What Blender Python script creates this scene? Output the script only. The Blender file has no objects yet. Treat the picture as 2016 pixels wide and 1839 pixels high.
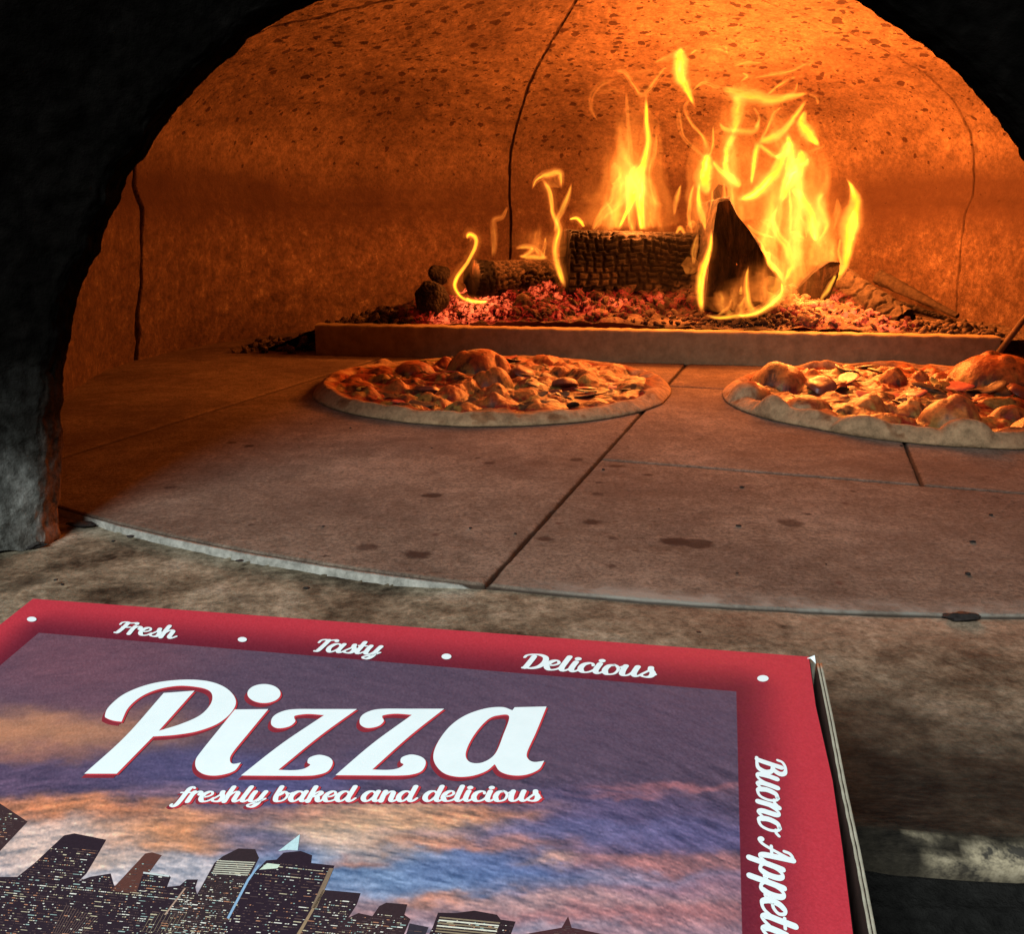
import bpy, math, random
import numpy as np
from mathutils import Vector
random.seed(7)
SC = bpy.context.scene
P1_, P2_ = (-.024, 1.055), (.45, .968)
COL = SC.collection

# ------------------------------------------------------------------ camera, world, lights
F, CX, CY, HOR, H = 1753.0, 1008.0, 919.5, 440.0, 0.19
PHI = math.atan((CY - HOR) / F)
cd = bpy.data.cameras.new("camera"); cam = bpy.data.objects.new("camera", cd); COL.objects.link(cam)
cam.location = (0, 0, H); cam.rotation_euler = (math.pi / 2 - PHI, 0, 0)
cd.sensor_fit = 'HORIZONTAL'; cd.sensor_width = 36; cd.lens = 36 * F / 2016
cd.clip_start = 0.01; cd.clip_end = 100
SC.camera = cam
w = bpy.data.worlds.new("World"); SC.world = w; w.use_nodes = True
w.node_tree.nodes['Background'].inputs[0].default_value = (1, .92, .85, 1)
w.node_tree.nodes['Background'].inputs[1].default_value = 0.02
SC.view_settings.view_transform = 'Standard'; SC.view_settings.look = 'None'
SC.view_settings.exposure = 0; SC.view_settings.gamma = 1
SC.cycles.transparent_max_bounces = 64
SC.cycles.max_bounces = 8
SC.cycles.sample_clamp_indirect = 4.0

def area(name, loc, target, sx, sy, power, col):
    l = bpy.data.lights.new(name, 'AREA'); l.shape = 'RECTANGLE'; l.size = sx; l.size_y = sy
    l.energy = power; l.color = col
    o = bpy.data.objects.new(name, l); COL.objects.link(o); o.location = loc
    o.rotation_euler = (Vector(target) - Vector(loc)).to_track_quat('-Z', 'Y').to_euler(); return o
area("daylight", (-0.52, -0.78, 1.00), (0.0, 0.5, 0.0), 0.8, 0.7, 33, (0.93, 0.99, 1.0))

_R = np.array([1., 0, 0]); _FW = np.array([0, math.cos(PHI), -math.sin(PHI)]); _UP = np.array([0, math.sin(PHI), math.cos(PHI)])
_C = np.array([0, 0, H])
def ray(x, y): return (x - CX) * _R + F * _FW - (y - CY) * _UP
def onz(x, y, z=0.0): d = ray(x, y); return _C + d * (z - H) / d[2]
def ony(x, y, Y): d = ray(x, y); return _C + d * Y / d[1]

FIRE = [(1230, 330, 1.46, 1.5), (1250, 420, 1.40, 1.6), (1440, 230, 1.47, 1.5), (1480, 330, 1.38, 2.6), (1555, 400, 1.44, 2.6),
        (1370, 330, 1.38, 1.6), (1670, 450, 1.36, 2.6), (1560, 270, 1.46, 1.0), (1090, 420, 1.42, 0.5), (930, 520, 1.38, 0.2), (1450, 190, 1.27, 2.2), (1690, 330, 1.27, 1.9), (1600, 560, 1.32, 0.6), (1330, 560, 1.30, 0.35)]
for (x, y, Y, p) in FIRE:
    l = bpy.data.lights.new("fire_light", 'POINT'); l.energy = p * 2.0; l.color = (1.0, 0.235, 0.036); l.shadow_soft_size = 0
    o = bpy.data.objects.new("fire_light", l); COL.objects.link(o); o.location = ony(x, y, Y)

# ------------------------------------------------------------------ helpers
def hash3(i, j, k, s):
    n = (i * 374761393 + j * 668265263 + k * 2147483647 + s * 1274126177) & 0xFFFFFFFF
    n = ((n ^ (n >> 13)) * 1274126177) & 0xFFFFFFFF
    return ((n ^ (n >> 16)) & 0xFFFF) / 65535.0
def vnoise(P, s=0):
    P = np.asarray(P, float); f = np.floor(P); i = f.astype(np.int64); t = P - f; t = t * t * (3 - 2 * t)
    r = 0
    for a in (0, 1):
        for b in (0, 1):
            for c in (0, 1):
                wgt = (t[..., 0] if a else 1 - t[..., 0]) * (t[..., 1] if b else 1 - t[..., 1]) * (t[..., 2] if c else 1 - t[..., 2])
                r = r + wgt * hash3(i[..., 0] + a, i[..., 1] + b, i[..., 2] + c, s)
    return r
def fbm(P, o=4, s=0):
    P = np.asarray(P, float); r = 0; a = .5; tot = 0
    for k in range(o):
        r = r + a * vnoise(P * (2.03 ** k) + 17.3 * k, s + k); tot += a; a *= .55
    return r / tot
def n2(X, Y, sc, o=4, s=0): return fbm(np.stack([X * sc, Y * sc, np.zeros_like(X) + .37], -1), o, s)
def lin(c):
    return tuple(((v / 255) / 12.92 if v / 255 <= .04045 else ((v / 255 + .055) / 1.055) ** 2.4) for v in c)
def sstep(a, b, x): t = np.clip((x - a) / (b - a), 0, 1); return t * t * (3 - 2 * t)

def link(name, me, mat=None, parent=None, smooth=False):
    o = bpy.data.objects.new(name, me); COL.objects.link(o)
    if mat: me.materials.append(mat)
    if parent: o.parent = parent
    if smooth: me.polygons.foreach_set('use_smooth', [True] * len(me.polygons))
    return o
def mesh(name, v, f, mat=None, parent=None, smooth=False, cols=None, attrs=None):
    me = bpy.data.meshes.new(name); me.from_pydata([tuple(p) for p in v], [], [tuple(q) for q in f]); me.update()
    if cols is not None:
        a = me.color_attributes.new('Col', 'FLOAT_COLOR', 'POINT')
        c = np.ones((len(v), 4)); c[:, :3] = cols; a.data.foreach_set('color', c.ravel())
    for k, val in (attrs or {}).items():
        a = me.attributes.new(k, 'FLOAT', 'POINT'); a.data.foreach_set('value', np.asarray(val, float).ravel())
    return link(name, me, mat, parent, smooth)
def grid_faces(nu, nv, wrap=False):
    i, j = np.meshgrid(np.arange(nu - 1), np.arange(nv if wrap else nv - 1), indexing='ij')
    j2 = (j + 1) % nv
    return np.stack([i * nv + j, (i + 1) * nv + j, (i + 1) * nv + j2, i * nv + j2], -1).reshape(-1, 4)
def fastmesh(name, V, Fq, mat, parent=None, smooth=True, cols=None, attrs=None):
    V = np.asarray(V, np.float32); Fq = np.asarray(Fq, np.int32)
    me = bpy.data.meshes.new(name); me.vertices.add(len(V)); me.vertices.foreach_set('co', V.ravel())
    k = Fq.shape[1]; me.loops.add(Fq.size); me.loops.foreach_set('vertex_index', Fq.ravel())
    me.polygons.add(len(Fq)); me.polygons.foreach_set('loop_start', np.arange(0, Fq.size, k, dtype=np.int32))
    me.update(calc_edges=True); me.validate()
    if cols is not None:
        a = me.color_attributes.new('Col', 'FLOAT_COLOR', 'POINT')
        c = np.ones((len(V), 4), np.float32); c[:, :3] = cols; a.data.foreach_set('color', c.ravel())
    for kk, val in (attrs or {}).items():
        a = me.attributes.new(kk, 'FLOAT', 'POINT'); a.data.foreach_set('value', np.asarray(val, np.float32).ravel())
    return link(name, me, mat, parent, smooth)
def empty(name, loc=(0, 0, 0)):
    o = bpy.data.objects.new(name, None); COL.objects.link(o); o.location = loc; o.empty_display_size = .02; return o
def tag(o, label=None, cat=None, group=None, kind=None):
    if label: o['label'] = label
    if cat: o['category'] = cat
    if group: o['group'] = group
    if kind: o['kind'] = kind
    return o
def adopt(o, root):   # parent keeping world place (root has only a location)
    o.parent = root; o.location = Vector(o.location) - Vector(root.location); return o

class NT:
    def __init__(s, name, rough=.9, spec=.3):
        s.m = bpy.data.materials.new(name); s.m.use_nodes = True; s.t = s.m.node_tree; s.t.nodes.clear()
        s.out = s.n('ShaderNodeOutputMaterial'); s.b = s.n('ShaderNodeBsdfPrincipled')
        s.b.inputs['Roughness'].default_value = rough; s.b.inputs['Specular IOR Level'].default_value = spec
        s.l(s.b.outputs[0], s.out.inputs[0]); s.tc = s.n('ShaderNodeTexCoord').outputs['Object']
    def n(s, t): return s.t.nodes.new(t)
    def l(s, a, b): s.t.links.new(a, b)
    def setv(s, sock, v):
        if isinstance(v, (int, float)): sock.default_value = v
        elif isinstance(v, tuple): sock.default_value = (*v, 1) if len(v) == 3 and sock.type == 'RGBA' else v
        else: s.l(v, sock)
    def scale(s, xyz, vec=None):
        m = s.n('ShaderNodeMapping'); s.l(vec or s.tc, m.inputs[0]); m.inputs['Scale'].default_value = xyz; return m.outputs[0]
    def noise(s, sc, det=5, rough=.6, vec=None, dist=0):
        n = s.n('ShaderNodeTexNoise'); s.l(vec or s.tc, n.inputs['Vector']); n.inputs['Scale'].default_value = sc
        n.inputs['Detail'].default_value = det; n.inputs['Roughness'].default_value = rough; n.inputs['Distortion'].default_value = dist
        return n.outputs[0]
    def voro(s, sc, vec=None, feat='F1', out=0, rnd=1.0):
        n = s.n('ShaderNodeTexVoronoi'); n.feature = feat; s.l(vec or s.tc, n.inputs['Vector']); n.inputs['Scale'].default_value = sc
        n.inputs['Randomness'].default_value = rnd; return n.outputs[out]
    def ramp(s, fac, *st):
        r = s.n('ShaderNodeValToRGB'); s.setv(r.inputs[0], fac); e = r.color_ramp.elements
        while len(e) < len(st): e.new(.5)
        for q, (p, c) in zip(e, st):
            q.position = p; q.color = (c, c, c, 1) if isinstance(c, (int, float)) else (*c, 1)
        return r.outputs[0]
    def mix(s, f, a, b, mode='MIX'):
        m = s.n('ShaderNodeMix'); m.data_type = 'RGBA'; m.blend_type = mode
        s.setv(m.inputs[0], f); s.setv(m.inputs[6], a); s.setv(m.inputs[7], b); return m.outputs[2]
    def math(s, op, a, b=0.0, c=None):
        m = s.n('ShaderNodeMath'); m.operation = op; s.setv(m.inputs[0], a); s.setv(m.inputs[1], b)
        if c is not None: s.setv(m.inputs[2], c)
        return m.outputs[0]
    def attr(s, name, out='Fac'):
        a = s.n('ShaderNodeAttribute'); a.attribute_name = name; return a.outputs[out]
    def sep(s, vec=None):
        n = s.n('ShaderNodeSeparateXYZ'); s.l(vec or s.tc, n.inputs[0]); return n.outputs
    def bump(s, h, st=.5, d=.002):
        b = s.n('ShaderNodeBump'); b.inputs['Strength'].default_value = st; b.inputs['Distance'].default_value = d
        s.l(h, b.inputs['Height']); s.l(b.outputs[0], s.b.inputs['Normal'])
    def base(s, c): s.setv(s.b.inputs['Base Color'], c)
    def emit(s, c, st): s.setv(s.b.inputs['Emission Color'], c); s.setv(s.b.inputs['Emission Strength'], st)

# ------------------------------------------------------------------ materials
def m_dome():
    s = NT('refractory_wall', .92, .15)
    n1 = s.noise(3.2, 6, .65); n2_ = s.noise(45, 5, .75); n3 = s.noise(220, 3, .7)
    c = s.ramp(n1, (.3, (.095, .06, .038)), (.7, (.16, .108, .07)))
    c = s.mix(.75, c, s.ramp(n2_, (.32, .42), (.52, .95), (.7, 1.4)), 'MULTIPLY')
    z = s.sep()[2]
    low = s.ramp(s.math('ADD', z, s.math('MULTIPLY', s.noise(9, 4), .10)), (.27, 1.0), (.33, 0.0))
    # lower skirt: rougher, mottled with pale specks
    mott = s.ramp(s.noise(48, 7, .82), (.40, (.036, .018, .012)), (.56, (.10, .06, .04)), (.70, (.26, .19, .13)))
    c = s.mix(s.math('MULTIPLY', low, .68), c, mott); c = s.mix(s.ramp(s.noise(2.6, 4, .6), (.48, 0.0), (.66, .6)), c, (.04, .022, .015)); c = s.mix(.55, c, s.ramp(s.noise(150, 4, .8), (.36, .4), (.64, 1.6)), 'MULTIPLY')
    # soot band under the spring line
    band = s.ramp(s.math('ADD', z, s.math('MULTIPLY', s.noise(5, 3), .07)), (.19, 0.0), (.245, .85), (.285, .9), (.34, 0.0))
    c = s.mix(s.math('MULTIPLY', band, s.ramp(s.noise(2.2, 2), (.35, .35), (.6, 1.0))), c, (.045, .024, .017))
    # pits, denser high up; the shade inside them is painted dark
    dv = s.scale((1, 1, 1))
    vm = s.n('ShaderNodeVectorMath'); vm.operation = 'ADD'; s.l(dv, vm.inputs[0])
    nz = s.n('ShaderNodeTexNoise'); s.l(s.tc, nz.inputs['Vector']); nz.inputs['Scale'].default_value = 110
    sc_ = s.n('ShaderNodeVectorMath'); sc_.operation = 'SCALE'; s.l(nz.outputs['Color'], sc_.inputs[0]); sc_.inputs['Scale'].default_value = .012
    s.l(sc_.outputs[0], vm.inputs[1]); wv = vm.outputs[0]
    d1 = s.voro(58, wv); d2 = s.voro(115, wv)
    r1 = s.voro(58, wv, out=1); r2 = s.voro(115, wv, out=1)
    k1 = s.math('MULTIPLY', s.ramp(s.sep(r1)[0], (.25, 0.0), (1.0, .46)), s.ramp(z, (.22, .12), (.42, 1.0)))
    k2 = s.math('MULTIPLY', s.ramp(s.sep(r2)[1], (.30, 0.0), (1.0, .32)), s.ramp(z, (.2, .25), (.42, 1.0)))
    p1 = s.math('LESS_THAN', d1, k1); p2 = s.math('LESS_THAN', d2, k2)
    pit = s.math('MAXIMUM', p1, p2)
    c = s.mix(s.math('MULTIPLY', pit, .88), c, (.022, .009, .006))
    c = s.mix(s.math('MULTIPLY', s.attr('seam'), .93), c, (.035, .018, .012))
    s.base(c)
    hgt = s.math('SUBTRACT', s.math('ADD', s.math('MULTIPLY', n2_, 1.2), s.math('MULTIPLY', n3, .5)), s.math('MULTIPLY', pit, .8))
    s.bump(hgt, .8, .0035); return s.m
def m_floor():
    s = NT('hearth_stone', 1.0, .06)
    n1 = s.noise(6, 6, .65, dist=.4); n2_ = s.noise(60, 5, .75)
    c = s.ramp(n1, (.3, (.105, .080, .064)), (.5, (.168, .130, .098)), (.72, (.24, .192, .148)))
    c = s.mix(.9, c, s.ramp(n2_, (.3, .6), (.7, 1.3)), 'MULTIPLY'); c = s.mix(.9, c, s.ramp(s.noise(300, 5, .85), (.36, .45), (.5, 1.0), (.64, 1.5)), 'MULTIPLY')
    c = s.mix(s.math('MULTIPLY', s.ramp(s.noise(11, 5, .7), (.57, 0.0), (.7, .7)), .7), c, (.075, .048, .034))
    c = s.mix(s.math('MULTIPLY', s.ramp(s.voro(28), (.04, 1.0), (.10, 0.0)), s.ramp(s.noise(7), (.5, 0.0), (.56, .8))), c, (.08, .045, .035))
    c = s.mix(s.attr('pale'), c, (.30, .29, .25))
    c = s.mix(s.math('MULTIPLY', s.ramp(s.noise(4.5, 5, .7), (.44, 0.0), (.66, .75)), .8), c, (.07, .045, .034))
    c = s.mix(s.ramp(s.math('MULTIPLY', s.sep()[2], -150.0), (.055, 0.0), (.18, .85)), c, (.032, .022, .016))
    c = s.mix(s.math('MULTIPLY', s.attr('stain'), .95), c, (.03, .018, .015))
    s.base(c); s.bump(s.math('ADD', n2_, s.noise(300, 4, .8)), .7, .0014); return s.m
def m_ledge():
    s = NT('ledge_stone', 1.0, .05)
    n1 = s.noise(15, 8, .72, dist=.15); n2_ = s.noise(60, 6, .8, vec=s.scale((1, 1.3, 1)))
    c = s.ramp(n1, (.36, (.04, .03, .02)), (.45, (.12, .098, .066)), (.55, (.21, .18, .125)), (.66, (.31, .275, .205)))
    c = s.mix(.9, c, s.ramp(n2_, (.32, .45), (.5, 1.0), (.68, 1.45)), 'MULTIPLY')
    c = s.mix(s.math('MULTIPLY', s.attr('fire_tint'), .5), c, (.30, .20, .135))
    c = s.mix(.8, c, s.ramp(s.noise(240, 5, .85), (.36, .5), (.5, 1.0), (.64, 1.5)), 'MULTIPLY')
    so = s.math('MULTIPLY', s.attr('soot'), s.ramp(s.noise(14, 5, .7), (.30, .75), (.52, 1.0)))
    c = s.mix(so, c, s.ramp(s.noise(230, 6, .85, vec=s.scale((.4, 1.6, 1))), (.42, (.008, .0075, .0065)), (.62, (.026, .023, .018)), (.80, (.12, .105, .08))))
    c = s.mix(s.attr('chip'), c, s.ramp(s.noise(90, 4, .8), (.38, (.06, .055, .045)), (.55, (.42, .36, .24)), (.7, (.62, .54, .38))))
    s.base(c); s.bump(s.math('ADD', n2_, s.noise(260, 4, .7)), .5, .0011); return s.m
def m_arch():
    s = NT('sooty_arch', 1.0, .0)
    z = s.sep()[2]; n = s.noise(20, 5, .7)
    zz = s.math('ADD', z, s.math('MULTIPLY', s.math('SUBTRACT', n, .5), .05))
    gr = s.ramp(s.noise(55, 5, .7, vec=s.scale((1, 1, .6))), (.38, (.05, .05, .044)), (.52, (.16, .165, .15)), (.66, (.38, .39, .36)))
    br = s.ramp(s.noise(90, 5, .75), (.35, (.06, .035, .025)), (.65, (.26, .17, .13)))
    c = s.mix(s.attr('inner'), gr, br)
    c = s.mix(s.ramp(zz, (.0, 0.0), (.035, .55), (.075, .9), (.12, 1.0)), c, s.ramp(s.noise(80), (.3, (.0015, .0014, .0012)), (.75, (.005, .0045, .004))))
    s.base(c); s.bump(s.noise(130, 5, .7), .9, .002); return s.m
def m_simple(name, c1, c2, sc=60, rough=.85, bump=.5, bd=.001, spec=.3):
    s = NT(name, rough, spec); n = s.noise(sc, 5, .7); s.base(s.ramp(n, (.3, c1), (.7, c2))); s.bump(n, bump, bd); return s.m
def m_col(name, rough=.8, spec=.3, nsc=0, amt=.4, bump=0, bd=.001, coat=0):
    s = NT(name, rough, spec); c = s.attr('Col', 'Color')
    if nsc:
        n = s.noise(nsc, 5, .75); c = s.mix(amt, c, s.ramp(n, (.3, .35), (.7, 1.5)), 'MULTIPLY')
        if bump: s.bump(n, bump, bd)
    s.base(c)
    if coat: s.b.inputs['Coat Weight'].default_value = coat
    return s.m
def m_char(name, lo, hi, ember=0.0, sc=60):
    s = NT(name, .9, .25); n = s.noise(sc, 5, .7)
    v = s.voro(sc * .9, feat='DISTANCE_TO_EDGE')
    c = s.ramp(n, (.35, lo), (.68, hi)); c = s.mix(s.ramp(v, (0, .7), (.08, 0.0)), c, (.006, .004, .003))
    c = s.mix(s.attr('ash'), c, s.ramp(s.noise(160, 4, .8), (.35, (.04, .028, .02)), (.65, (.15, .11, .08)))); s.base(c)
    g = s.math('MULTIPLY', s.attr('glow'), s.ramp(s.noise(95, 4, .75), (.45, .02), (.60, 2.4)))
    s.emit(s.ramp(g, (.0, (.5, .01, .004)), (.5, (1, .035, .015)), (1.0, (1, .13, .04))), s.math('MULTIPLY', g, .75))
    s.m.cycles.emission_sampling = 'NONE'
    s.bump(s.math('ADD', n, s.math('MULTIPLY', v, 2.0)), .8, .0025); return s.m
def m_flame():
    m = bpy.data.materials.new('flame'); m.use_nodes = True; t = m.node_tree; t.nodes.clear()
    out = t.nodes.new('ShaderNodeOutputMaterial'); add = t.nodes.new('ShaderNodeAddShader')
    tr = t.nodes.new('ShaderNodeBsdfTransparent'); em = t.nodes.new('ShaderNodeEmission')
    a = t.nodes.new('ShaderNodeAttribute'); a.attribute_name = 'burn'
    r = t.nodes.new('ShaderNodeValToRGB'); e = r.color_ramp.elements
    for _ in range(3): e.new(.5)
    for q, (p, c) in zip(e, ((0, (1, .20, .02)), (.25, (1, .26, .03)), (.52, (1, .46, .035)), (.78, (1, .68, .015)), (1, (1, .82, .10)))):
        q.position = p; q.color = (*c, 1)
    mu = t.nodes.new('ShaderNodeMath'); mu.operation = 'MULTIPLY'; mu.inputs[1].default_value = 1.0
    t.links.new(a.outputs['Fac'], r.inputs[0]); t.links.new(a.outputs['Fac'], mu.inputs[0])
    t.links.new(r.outputs[0], em.inputs[0]); t.links.new(mu.outputs[0], em.inputs[1])
    t.links.new(tr.outputs[0], add.inputs[0]); t.links.new(em.outputs[0], add.inputs[1]); t.links.new(add.outputs[0], out.inputs[0])
    m.cycles.emission_sampling = 'NONE'; return m

M_dome, M_floor, M_ledge, M_arch, M_flame = m_dome(), m_floor(), m_ledge(), m_arch(), m_flame()
M_bed = m_simple('dark_mortar_bed', (.02, .014, .01), (.05, .035, .025))
M_mortar = m_simple('pale_mortar', (.14, .14, .12), (.42, .42, .37), 120, .9, .8, .001)
M_tray = m_simple('brick_curb', (.18, .135, .07), (.33, .255, .14), 60, .9, .6, .002)
M_clad = m_simple('black_cladding', (.012, .012, .011), (.035, .033, .03), 50, .7, .6, .002)

# ------------------------------------------------------------------ oven floor (structure)
A = np.array([.31, .951]); A /= np.linalg.norm(A); B = np.array([A[1], -A[0]]); O = onz(940, 1170)[:2]
HC, HR1, HR2 = np.array([.27, 1.46]), 1.05, 1.226
def arc_s(t):  # s where O+sA+tB meets the front arc of the hearth
    p = O[None] + np.outer(t, B) - HC; b = p @ A; c = (p ** 2).sum(1) - HR1 ** 2; return -b - np.sqrt(np.maximum(b * b - c, 0))
STAINS = [(335, 960, 16), (850, 976, 24), (455, 872, 14), (490, 878, 16), (495, 1033, 10), (1175, 973, 15), (1165, 1028, 22), (1075, 1062, 26), (1330, 1066, 34), (1372, 1070, 34),
          (1555, 1028, 26), (1590, 1012, 11), (965, 912, 14), (940, 902, 7), (1215, 918, 26), (720, 1078, 30), (820, 1092, 30), (1135, 905, 14), (1180, 950, 9), (1250, 1085, 9), (1205, 1060, 9),
          (1885, 988, 6), (1680, 968, 10), (640, 1095, 10), (1000, 1060, 8), (1440, 880, 9), (1275, 935, 10), (1205, 1115, 9), (1900, 1210, 10)]
def tile(name, s0, s1, t0, t1, parent, front=False, seed=0, dn=.0021):
    g = .0009
    nt = int((t1 - t0) / dn) + 2; ns = int((s1 - max(s0, -.15)) / dn) + 2
    t = np.linspace(t0 + g, t1 - g, nt); s_ = np.linspace(0, 1, ns)
    s_ = s_[:, None] * np.ones(nt)[None]; T = np.ones(ns)[:, None] * t[None]
    lo = np.minimum(arc_s(t) + .0008, s1 - .01)[None] if front else np.full((1, nt), s0 + g)
    S = lo + s_ * (s1 - g - lo)
    wob = lambda q, k: (n2(q, q * 0 + seed * 3.1, 90, 3, k) - .5) * .0022
    T = T + wob(S, 1) * np.exp(-np.clip(np.minimum(T - t0, t1 - T), 0, 1) / .01); S = S + wob(T, 2) * np.exp(-np.clip(np.minimum(S - lo, s1 - S), 0, 1) / .01)
    X = O[0] + S * A[0] + T * B[0]; Y = O[1] + S * A[1] + T * B[1]
    ed = np.minimum(np.minimum(T - t0, t1 - T), np.minimum(S - lo + g, s1 - S))
    Z = -.0016 * np.exp(-(np.maximum(ed - g, 0) / .0010) ** 2) + (n2(X, Y, 9, 2, 5) - .5) * .0003
    st = np.zeros_like(X); wn = n2(X, Y, 110, 3, 9); wn2 = n2(X, Y, 60, 2, 19)
    for q, (px, py, wpx) in enumerate(STAINS):
        c = onz(px, py); rad = wpx / F * c[1] * 1.05
        d = np.hypot((X - c[0]), (Y - c[1]) / (.55 + .5 * ((q * 37) % 7) / 7)) / rad + (wn - .5) * .9 + (wn2 - .5) * .9
        st = np.maximum(st, (1 - sstep(.6, 1.05, d)) * (.75 + .25 * ((q * 53) % 5) / 5))
    # dust-pale chamfer at the front edge
    d_arc = np.hypot(X - HC[0], Y - HC[1]) - HR1
    pale = np.clip(np.exp(-(d_arc / .013) ** 2) * (.35 + 1.1 * sstep(.40, .62, n2(X, Y, 70, 4, 3))) , 0, .8) * sstep(-.02, .06, X) if front else np.zeros_like(X)
    V = np.stack([X, Y, Z], -1).reshape(-1, 3); Fq = grid_faces(ns, nt)
    # skirt
    ring = np.concatenate([np.arange(nt), np.arange(1, ns) * nt + nt - 1, (ns - 1) * nt + np.arange(nt - 2, -1, -1), np.arange(ns - 2, 0, -1) * nt])
    sk = V[ring] * 1.0; sk[:, 2] = -.02; n0 = len(V); m = len(ring); k = np.arange(m)
    Fs = np.stack([ring[k], n0 + k, n0 + (k + 1) % m, ring[(k + 1) % m]], -1)
    z0 = np.zeros(m)
    return fastmesh(name, np.vstack([V, sk]), np.vstack([Fq[:, ::-1], Fs]), M_floor, parent, True,
                    attrs=dict(stain=np.r_[st.ravel(), z0 + 1.1], pale=np.r_[pale.ravel(), z0]))
fl = mesh('oven_floor', [(x, y, -.006) for x, y in ((-1, .49), (1.4, .38), (1.4, 2.2), (-1, 2.2))], [(0, 1, 2, 3)], M_bed)
# trim the mortar bed to the hearth circle so that it never reaches over the ledge
bpy.data.meshes.remove(fl.data); 
ang = np.linspace(math.radians(180), math.radians(360), 121)
bv = [(HC[0] + (HR1 - .001) * math.cos(a), HC[1] + (HR1 - .001) * math.sin(a), -.006) for a in ang] + [(HC[0] + HR1, 2.3, -.006), (HC[0] - HR1, 2.3, -.006)]
fl = mesh('oven_floor', bv, [tuple(range(len(bv)))], M_bed); tag(fl, kind='structure')
tile('floor_tile', 0, .95, -.4304, 0, fl, True, 1)
tile('floor_tile', 0, 1.3, -.85, -.4304, fl, True, 2, .006)
tile('floor_tile', 0, .2945, 0, .42, fl, True, 3)
tile('floor_tile', 0, .2945, .42, .62, fl, True, 4, .005)
tile('floor_tile', .2945, .661, 0, .2477, fl, False, 5)
tile('floor_tile', .2945, .661, .2477, .75, fl, False, 6)
tile('floor_tile', .661, 1.3, 0, .28, fl, False, 7, .005)
tile('floor_tile', .661, 1.3, .28, .9, fl, False, 8, .005)
tile('floor_tile', .95, 1.5, -.4304, 0, fl, False, 9, .006)

# pale mortar bead between hearth and ledge
n = 500; a = np.linspace(math.radians(180 + 45), math.radians(258), n)
xs = HC[0] + HR1 * np.cos(a); wd = (.0008 + .0036 * n2(xs, xs * 0, 40, 3, 14)) * sstep(.03, -.06, xs) * sstep(-.285, -.25, xs) + .0004
nn = n2(xs, xs * 0, 160, 3, 4); vv = []; 
for k in range(n):
    r0 = HR1 - .0005; sink = -.006 * float(sstep(-.030, -.012, xs[k])); wk = wd[k] * (.65 + .7 * nn[k]); gap = .25 if nn[k] > .64 else 1
    for (dr, dz) in ((0, -.004), (.0, -.0008), (wk * .5, -.0016), (wk * gap, -.0062)):
        r = r0 + dr; vv.append((HC[0] + r * math.cos(a[k]), HC[1] + r * math.sin(a[k]), dz + sink))
fastmesh('mortar_bead', vv, grid_faces(n, 4), M_mortar, fl)

# ------------------------------------------------------------------ pizza oven
oven = empty('pizza_oven', (0, .55, 0)); tag(oven, 'round wood-fired pizza oven with a sooty black arch mouth and pitted orange dome', 'oven')
DC, DR = np.array([.12, 1.20]), .661
PROF = resample0 = np.array([(.661, -.01), (.659, .05), (.655, .10), (.652, .16), (.652, .20), (.653, .213), (.664, .230), (.665, .25), (.658, .285), (.642, .326), (.600, .370), (.540, .402), (.45, .432), (.33, .458), (.17, .488), (.01, .500)])
seam_az = [math.atan2(1.274 - DC[1], -.542 - DC[0]) % (2 * math.pi), math.atan2(1.849 - DC[1], -.0051 - DC[0]), math.atan2(1.467 - DC[1], .7248 - DC[0]), math.radians(-25)]
az = list(np.linspace(math.radians(-75), math.radians(255), 700))
for sa in seam_az: az += list(np.linspace(sa - .03, sa + .03, 50))
az = np.array(sorted(az)); ns = 200
ss = np.concatenate([np.linspace(0, .38, 80), np.linspace(.38, 1, 121)[1:]]); 
Az, S = np.meshgrid(az, ss, indexing='ij')
dcum = np.r_[0, np.cumsum(np.hypot(*np.diff(PROF, axis=0).T))]; dcum /= dcum[-1]
dense = np.linspace(0, 1, 400); kk = np.exp(-np.linspace(-2, 2, 13) ** 2); kk /= kk.sum()
sm = [np.convolve(np.pad(np.interp(dense, dcum, PROF[:, c]), 6, 'edge'), kk, 'valid') for c in (0, 1)]
rr = np.interp(S, dense, sm[0]); Z = np.interp(S, dense, sm[1]); rr = rr * (1 - .045 * np.clip(Z / .25, 0, 1) * np.exp(-((Az - 3.03) / .5) ** 2)); thet = sstep(.3, .5, Z) * math.pi / 2
wobA = (fbm(np.stack([S * 30, Az * 0, Az * 3], -1), 3, 8) - .5)
seam = np.zeros_like(S); 
for q, sa in enumerate(seam_az):
    half = (.0048, .0021, .0018, .003)[q]
    d = np.abs(((Az - sa + math.pi) % (2 * math.pi)) - math.pi - wobA * (.0015, .010, .006, 0)[q]) * np.maximum(rr, .05)
    half = half * (.6 + .8 * fbm(np.stack([S * 60, S * 0 + q, S * 0], -1), 2, 3))
    seam = np.maximum(seam, (1 - sstep(half * .6, half * 1.3, d)) * (1, 1, .38, 0)[q])
disp = (fbm(np.stack([rr * np.cos(Az) * 9, rr * np.sin(Az) * 9, Z * 9], -1), 4, 1) - .5) * .016 + (fbm(np.stack([rr * np.cos(Az) * 70, rr * np.sin(Az) * 70, Z * 70], -1), 3, 2) - .5) * .005
R_ = rr + disp + seam * .010
V = np.stack([DC[0] + R_ * np.cos(Az), DC[1] + R_ * np.sin(Az), Z + disp * np.sin(thet)], -1).reshape(-1, 3)
Fq = grid_faces(len(az), len(ss)); Fq = Fq[V[Fq][:, :, 1].min(1) > .95]
dome = fastmesh('dome', V, Fq[:, ::-1], M_dome, None, True, attrs=dict(seam=seam.ravel())); adopt(dome, oven)

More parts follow.
